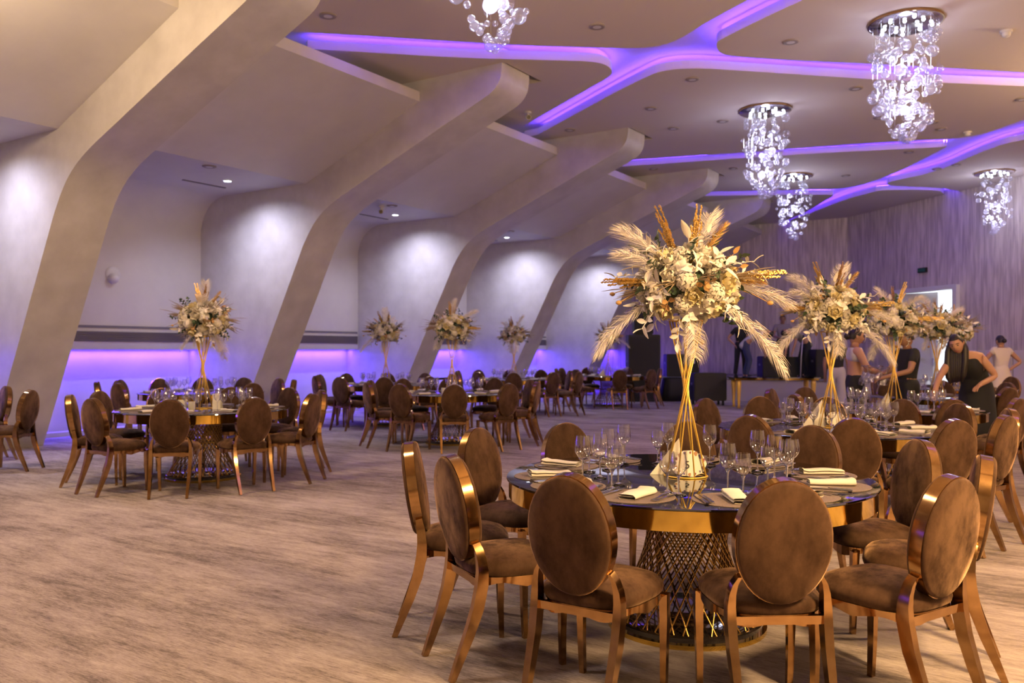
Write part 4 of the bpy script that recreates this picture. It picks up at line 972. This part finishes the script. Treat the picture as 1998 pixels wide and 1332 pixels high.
# white garden chair with a red cushion outside the door
p = Pw(s_at(1846)) - ON * 1.6; t = thing('garden_chair', 'white chair with a curved red back outside the open doorway', 'chair', (p.x, p.y, 0), ang + .3)
mb = MB(); mb.lathe([(.001, .42), (.26, .42), (.28, .45), (.26, .47), (.001, .47)], 20); obj('seat', mb.mesh('seat', 'door_white', True), t)
mb = MB(); mb.grid([[(.27 * math.sin(a) * (1 - .25 * u), .27 * math.cos(a) * (1 - .1 * u), .5 + .62 * u) for a in [-1.1 + 2.2 * j / 8 for j in range(9)]] for u in (0, .25, .5, .75, 1)]); obj('backrest', mb.mesh('backrest', 'red_plastic', True, fix=False), t)
for k in range(4):
    a = math.pi / 4 + k * math.pi / 2; mb = MB(); mb.tube([(.2 * math.cos(a), .2 * math.sin(a), .43), (.26 * math.cos(a), .26 * math.sin(a), 0)], .015, 6); obj('leg', mb.mesh('leg', 'door_white'), t)

# ------------------------------------------------------------------ people
STAND = dict(pelvis=(0, 0, .95), spine=(0, 0, 1.13), chest=(0, 0, 1.31), neck=(0, 0, 1.47), head=(0, .02, 1.58),
             rs=(.17, 0, 1.40), re=(.23, -.03, 1.13), rw=(.23, .05, .89), ls=(-.17, 0, 1.40), le=(-.23, -.03, 1.13), lw=(-.23, .05, .89),
             rh=(.09, 0, .90), rk=(.10, .02, .49), ra=(.10, -.02, .08), rt=(.12, .13, .03), lh=(-.09, 0, .90), lk=(-.10, .02, .49), la=(-.10, -.02, .08), lt=(-.12, .13, .03))
RAD = dict(pelvis=(.145, .105), spine=(.125, .092), chest=(.145, .105), neck=(.054, .056), rs=(.062, .062), re=(.042, .042), rw=(.028, .030), rh=(.088, .092), rk=(.056, .058), ra=(.040, .044), rt=(.040, .030))
for k in ('rs', 're', 'rw', 'rh', 'rk', 'ra', 'rt'): RAD['l' + k[1:]] = RAD[k]
BONES = [('pelvis', 'spine'), ('spine', 'chest'), ('chest', 'neck'), ('chest', 'rs'), ('rs', 're'), ('re', 'rw'), ('chest', 'ls'), ('ls', 'le'), ('le', 'lw'), ('pelvis', 'rh'), ('rh', 'rk'), ('rk', 'ra'), ('ra', 'rt'), ('pelvis', 'lh'), ('lh', 'lk'), ('lk', 'la'), ('la', 'lt')]
def skin_mesh(name, verts, edges, radii, material, root=0, sub=2):
    me = bpy.data.meshes.new(name); me.from_pydata([tuple(v) for v in verts], edges, [])
    o = bpy.data.objects.new(name, me); COL.objects.link(o)
    md = o.modifiers.new('skin', 'SKIN'); md.use_smooth_shade = True
    if not me.skin_vertices: bpy.context.view_layer.update()
    lay = me.skin_vertices[0].data if me.skin_vertices else me.attributes.new('x', 'FLOAT', 'POINT')
    for i, r in enumerate(radii): lay[i].radius = r; lay[i].use_root = (i == root)
    sb = o.modifiers.new('sub', 'SUBSURF'); sb.levels = sub; sb.render_levels = sub
    dg = bpy.context.evaluated_depsgraph_get(); dg.update()
    out = bpy.data.meshes.new_from_object(o.evaluated_get(dg)); bpy.data.objects.remove(o)
    out.materials.clear(); out.materials.append(MATS[material]); out.name = name
    out.polygons.foreach_set('use_smooth', [True] * len(out.polygons)); return out
def joined(name, mes):
    bm = bmesh.new()
    for m_ in mes: bm.from_mesh(m_)
    me = bpy.data.meshes.new(name); bm.to_mesh(me); bm.free(); me.materials.append(mes[0].materials[0])
    me.polygons.foreach_set('use_smooth', [True] * len(me.polygons)); return me
def head_mesh(c, face, up, material):
    f = Vector(face).normalized(); u = Vector(up) - f * Vector(up).dot(f); u.normalize(); r = f.cross(u)
    seg, rings = 20, 14; vs = []; fs = []
    for i in range(rings + 1):
        th = math.pi * i / rings
        for j in range(seg):
            a = 2 * math.pi * j / seg; x = math.sin(th) * math.cos(a); y = math.sin(th) * math.sin(a); z = math.cos(th)
            k = 1.0 - .30 * max(0, -z - .15) - .0 * x; px = x * .076 * k; py = y * .095 * (1 - .12 * max(0, -z)); pz = z * .118
            if y > .75 and abs(x) < .30:                                  # nose and chin
                py += .022 * math.exp(-((z + .12) / .16) ** 2) * math.exp(-(x / .16) ** 2) + .008 * math.exp(-((z + .80) / .15) ** 2)
            if y > .5: py -= .008 * math.exp(-((z - .10) / .10) ** 2) * math.exp(-((abs(x) - .38) / .14) ** 2)   # eye sockets
            vs.append(Vector(c) + r * px + f * py + u * pz)
    for i in range(rings):
        for j in range(seg): k = (j + 1) % seg; fs.append((i * seg + j, i * seg + k, (i + 1) * seg + k, (i + 1) * seg + j))
    mb = MB(); mb.add(vs, fs)
    for s in (-1, 1): mb.sphere(Vector(c) + r * (.077 * s) - f * .008, .022, 8, 6, (.45, .9, 1.3))   # ears
    return mb.mesh('head', material, True), f, u, r
def loft(name, rings, material, n=22):
    """rings: (centre, rx, ry) stacked"""
    return ring_mesh([[(c[0] + rx * math.cos(a), c[1] + ry * math.sin(a), c[2]) for a in [2 * math.pi * i / n for i in range(n)]] for c, rx, ry in rings], True, True).mesh(name, material, True)
def person(label, X, D, z0, facing, pose, garments, skin='skin', hair='short', face=None, h=1.0, extra=None, fingers=True):
    """facing: (lens right, away) direction the body faces"""
    p = cam2hall(X, D); fv = cam2hall(*facing); rz = math.atan2(fv.y, fv.x) - math.pi / 2
    t = thing('person', label, 'person', (p.x, p.y, z0), rz, None); t.scale = (h, h, h)
    J = dict(STAND); J.update(pose); V = {k: Vector(v) for k, v in J.items()}
    names = [k for k in V if k != 'head']; verts = [V[k] for k in names]; rad = [RAD[k] for k in names]; edges = [(names.index(a), names.index(b)) for a, b in BONES]
    if fingers:
        for s in ('r', 'l'):
            w, e = V[s + 'w'], V[s + 'e']; d = (w - e).normalized(); side = d.cross(Vector((0, 0, 1)))
            side = side.normalized() if side.length > .2 else Vector((1, 0, 0)); dn = d.cross(side).normalized()
            if dn.z > 0: dn = -dn
            palm = w + d * .055 + dn * .008; ip = len(verts); verts.append(palm); rad.append((.034, .018)); edges.append((names.index(s + 'w'), ip))
            for k, (off, ln) in enumerate(((-.030, .062), (-.011, .075), (.009, .070), (.027, .055))):
                a = palm + side * off * .8 + d * .03; b = a + d * ln * .55 + side * off * .25 + dn * .012; c = b + d * ln * .4 + dn * .025
                i0 = len(verts); verts += [a, b, c]; rad += [(.0095, .0095), (.0085, .0085), (.0075, .0075)]; edges += [(ip, i0), (i0, i0 + 1), (i0 + 1, i0 + 2)]
            sg = -1 if s == 'r' else 1; a = w + d * .03 + side * (.028 * sg) + dn * .01; b = a + d * .035 + side * (.018 * sg) + dn * .012
            i0 = len(verts); verts += [a, b]; rad += [(.012, .012), (.009, .009)]; edges += [(names.index(s + 'w'), i0), (i0, i0 + 1)]
    body = skin_mesh('body', verts, edges, rad, skin)
    fdir = Vector(face) if face else (V['head'] - V['neck']).cross(Vector((1, 0, 0))) * -1
    if fdir.y < 0 and not face: fdir = -fdir
    hc = V['head']; hm, f, u, r = head_mesh(hc, fdir, hc - V['neck'], skin)
    nk = MB().tube([V['neck'] - (hc - V['neck']) * .25, V['neck'].lerp(hc, .6)], [.056, .05], 12).mesh('neck', skin, True)
    obj('body', joined('body', [body, hm, nk]), t)
    for s in (-1, 1):
        mb = MB(); mb.sphere(hc + r * (.030 * s) + f * .083 + u * .012, .011, 8, 6, (1, 1, .7)); obj('eye', mb.mesh('eye', 'eye', True), t)
        mb = MB(); mb.tube([hc + r * (.014 * s) + f * .091 + u * .030, hc + r * (.032 * s) + f * .087 + u * .036, hc + r * (.050 * s) + f * .072 + u * .030], .004, 5); obj('eyebrow', mb.mesh('eyebrow', 'hair'), t)
    mb = MB(); mb.tube([hc - r * .022 + f * .080 - u * .062, hc + f * .091 - u * .060, hc + r * .022 + f * .080 - u * .062], [.004, .0075, .004], 6); obj('mouth', mb.mesh('mouth', 'lips', True), t)
    # hair: a cap that leaves the face free
    seg, rings = 18, 9; vs = []; fs = []; low = {'short': 1.75, 'long': 2.1, 'bun': 1.9}[hair]
    for i in range(rings + 1):
        for j in range(seg):
            a = 2 * math.pi * j / seg; lim = .95 if math.sin(a) > .35 else (low if math.sin(a) < -.1 else 1.45); th = lim * i / rings
            x, y, z = math.sin(th) * math.cos(a), math.sin(th) * math.sin(a), math.cos(th); vs.append(hc + r * (x * .085) + f * (y * .104 - .006) + u * (z * .128))
    for i in range(rings):
        for j in range(seg): k = (j + 1) % seg; fs.append((i * seg + j, i * seg + k, (i + 1) * seg + k, (i + 1) * seg + j))
    hb = MB(); hb.add(vs, fs)
    if hair == 'long':
        for s in (-1, -.75, -.5, -.25, 0, .25, .5, .75, 1):
            st = hc + r * (.066 * s) - f * (.06 if abs(s) < .9 else .042) + u * .03; dn = Vector((0, 0, -1))
            hb.tube([st, st + dn * .12 + r * (.03 * s) - f * .01, st + dn * .26 + r * (.035 * s) + f * .01, st + dn * .42 + r * (.02 * s) + f * .03, st + dn * .50 + f * .03], [.034, .040, .040, .034, .010], 10)
    if hair == 'bun': hb.sphere(hc - f * .115 - u * .01, .048, 12, 8)
    obj('hair', hb.mesh('hair', 'hair', True, fix=False), t)
    for g in garments:
        nm, keys, grow, mname = g[:4]; cut = g[4] if len(g) > 4 else {}
        vv = []; rr = []; idx = {}
        VV = dict(V); RR = dict(RAD)
        if keys[0] == 'pelvis' and 'chest' in keys: VV['pelvis'] = V['pelvis'] + (V['pelvis'] - V['spine']) * .85
        for k, (a, b, q) in cut.items(): VV[k] = V[a].lerp(V[b], q); RR[k] = tuple(RAD[a][i] * (1 - q) + RAD[b][i] * q for i in (0, 1))
        for k in keys: idx[k] = len(vv); vv.append(VV[k]); rr.append((RR[k][0] * (1.04 if k not in ('pelvis', 'spine', 'chest') else 1.05) + grow, RR[k][1] * 1.05 + grow))
        par = {'spine': 'pelvis', 'chest': 'spine', 'rs': 'chest', 'ls': 'chest', 're': 'rs', 'le': 'ls', 'rw': 're', 'lw': 'le', 'rh': 'pelvis', 'lh': 'pelvis', 'rk': 'rh', 'lk': 'lh', 'ra': 'rk', 'la': 'lk', 'rsl': 'rs', 'lsl': 'ls', 'collar': 'chest', 'hem': 'spine', 'mid': 'chest', 'rc': 'rk', 'lc': 'lk', 'waist': 'pelvis', 'rt': 'ra', 'lt': 'la'}
        ee = [(idx[par[k]], idx[k]) for k in keys if par.get(k) in idx]
        obj(nm, skin_mesh(nm, vv, ee, rr, mname), t)
    if extra:
        for nm, me in extra(V): obj(nm, me, t)
    return t
TEE = ('pelvis', 'spine', 'chest', 'collar', 'rs', 'rsl', 'ls', 'lsl'); TEE_CUT = {'collar': ('chest', 'neck', .75), 'rsl': ('rs', 're', .62), 'lsl': ('ls', 'le', .62)}
PANTS = ('waist', 'pelvis', 'rh', 'rk', 'ra', 'lh', 'lk', 'la'); P_CUT = {'waist': ('pelvis', 'spine', .85)}
def pants_keys(): return ('pelvis', 'waist', 'rh', 'rk', 'ra', 'lh', 'lk', 'la')
SHOES = [('shoe', ('ra', 'rt'), .012, 'black_matte'), ('shoe', ('la', 'lt'), .012, 'black_matte')]
def px2x(x, D): return (x - CX) / F_PX * D
ST = .60
# men at work on the stage
person('man in a black t-shirt standing on stage with a hand on his hip', px2x(1445, 24.6), 24.6, ST, (.3, -1), dict(re=(.36, -.10, 1.14), rw=(.24, .02, .98), rk=(.14, .02, .49), ra=(.17, -.02, .08), rt=(.20, .11, .03), lk=(-.12, .02, .49), la=(-.14, -.02, .08), lt=(-.17, .11, .03)),
       [('t_shirt', TEE, .012, 'cloth_black', TEE_CUT), ('trousers', pants_keys(), .012, 'cloth_black', P_CUT)] + SHOES, h=1.0)
bend = dict(pelvis=(0, -.12, .93), spine=(0, .02, 1.08), chest=(0, .22, 1.18), neck=(0, .40, 1.22), head=(0, .51, 1.22), rs=(.17, .28, 1.20), re=(.20, .33, .94), rw=(.18, .40, .72), ls=(-.17, .28, 1.20), le=(-.20, .33, .94), lw=(-.18, .40, .72), rh=(.09, -.12, .88), lh=(-.09, -.12, .88), rk=(.11, .02, .50), lk=(-.11, -.02, .50), ra=(.12, -.08, .08), la=(-.12, -.14, .08), rt=(.13, .08, .03), lt=(-.13, .02, .03))
person('man in a white t-shirt and jeans bending forward over a black case', px2x(1462, 23.9), 23.9, ST, (1, -.25), bend, [('t_shirt', TEE, .014, 'cloth_white', TEE_CUT), ('jeans', pants_keys(), .014, 'denim', P_CUT)] + SHOES, h=1.04)
person('man in a grey t-shirt standing upright behind the bent men on stage', px2x(1527, 25.8), 25.8, ST, (-.2, -1), dict(re=(.26, .06, 1.12), rw=(.10, .24, 1.05), le=(-.26, .06, 1.12), lw=(-.10, .24, 1.02)), [('t_shirt', TEE, .014, 'cloth_grey', TEE_CUT), ('trousers', pants_keys(), .012, 'cloth_black', P_CUT)] + SHOES, 'skin_tan', h=1.10)
person('dark-haired man in an olive shirt stooping with an arm down to a case', px2x(1566, 24.2), 24.2, ST, (-1, -.2), bend, [('t_shirt', TEE, .014, 'cloth_olive', TEE_CUT), ('trousers', pants_keys(), .012, 'cloth_black', P_CUT)] + SHOES, h=1.06)
# behind the tables
person('person in a black top and pale trousers standing with back turned beside the stage end', px2x(1632, 17.5), 17.5, 0, (.5, .9), dict(), [('top', TEE, .012, 'cloth_black', TEE_CUT), ('trousers', pants_keys(), .026, 'cloth_pale', P_CUT)] + SHOES, 'skin_tan', 'long', h=1.0)
carry = dict(re=(.24, .10, 1.16), rw=(.10, .36, 1.08), le=(-.24, .10, 1.16), lw=(-.10, .36, 1.08))
w_crop = person('woman in a white crop top and black trousers carrying glasses in both hands', px2x(1668, 11.4), 11.4, 0, (1, -.15), carry, [('crop_top', ('mid', 'chest', 'collar', 'rs', 'ls'), .008, 'cloth_white', {'mid': ('chest', 'spine', .55), 'collar': ('chest', 'neck', .55)}), ('trousers', pants_keys(), .016, 'cloth_black', {'waist': ('pelvis', 'spine', 1.05)})] + SHOES, hair='bun', h=1.0)
person('person in dark clothes reaching out to the bundle of carried glasses', px2x(1770, 11.0), 11.0, 0, (-1, -.1), carry, [('top', TEE, .012, 'cloth_black', TEE_CUT), ('trousers', pants_keys(), .024, 'cloth_black', P_CUT)] + SHOES, 'skin_tan', h=.98)
rnd = R_(77)
for i in range(16):
    a = i * 2.4; r = .03 + .15 * math.sqrt(i / 16); X = px2x(1712, 11.05) + r * math.cos(a) * 1.25; D = 11.05 + r * math.sin(a); p = cam2hall(X, D)
    tag(obj('wine_glass', G_FAR[i % 2], loc=(p.x, p.y, 1.20 - .02 * (i % 3)), rot=(math.pi + rnd.uniform(-.35, .35), rnd.uniform(-.35, .35), 0)), 'upturned wine glass in the bundle held by the carriers', 'glass', 'carried glasses')
def dress_black(V):
    c = V['pelvis']
    return [('skirt', loft('skirt', [((.05, -.01, 1.20), .160, .150), ((.015, -.05, 1.08), .165, .155), ((c.x, c.y, .98), .178, .165), ((c.x, c.y - .01, .86), .20, .18), ((c.x, c.y, .60), .22, .19), ((c.x, c.y + .01, .36), .25, .21), ((c.x, c.y + .01, .34), .23, .19)], 'cloth_black'))]
lean = dict(pelvis=(-.02, -.10, .95), spine=(.04, -.02, 1.11), chest=(.13, .09, 1.26), neck=(.20, .17, 1.38), head=(.245, .225, 1.475), rs=(.30, .10, 1.27), re=(.43, .26, 1.09), rw=(.50, .38, .93), ls=(-.03, .12, 1.32), le=(-.20, .07, 1.09), lw=(-.02, .24, 1.00), rh=(.07, -.10, .90), lh=(-.11, -.10, .90), rk=(.08, -.04, .49), lk=(-.12, -.06, .49), ra=(.09, -.10, .08), la=(-.13, -.12, .08), rt=(.10, .05, .03), lt=(-.14, .03, .03))
person('dark long-haired woman in a black sleeveless dress leaning to set a table', px2x(1905, 10.4), 10.4, 0, (-.35, -.94), lean, [('bodice', ('pelvis', 'spine', 'chest', 'collar', 'rs', 'ls'), .014, 'cloth_black', {'collar': ('chest', 'neck', .40), 'rs': ('rs', 'chest', .12), 'ls': ('ls', 'chest', .12)})] + SHOES, hair='long', face=(.28, .90, -.35), h=1.0, extra=dress_black)
def dress_cream(V):
    return [('skirt', loft('skirt', [((0, 0, 1.10), .125, .100), ((0, 0, 1.0), .165, .130), ((0, -.01, .86), .20, .165), ((0, 0, .60), .22, .18), ((0, 0, .45), .23, .19), ((0, 0, .44), .21, .17)], 'cloth_cream'))]
person('woman with pinned-up hair in a cream dress standing with a hand on her hip', px2x(1953, 17.2), 17.2, 0, (-.15, 1), dict(re=(.40, -.06, 1.16), rw=(.20, .02, 1.0), le=(-.28, .12, 1.18), lw=(-.18, .30, 1.10)), [('bodice', TEE, .010, 'cloth_cream', {'collar': ('chest', 'neck', .5), 'rsl': ('rs', 're', .35), 'lsl': ('ls', 'le', .35)})] + SHOES, hair='bun', h=1.0, extra=dress_cream)
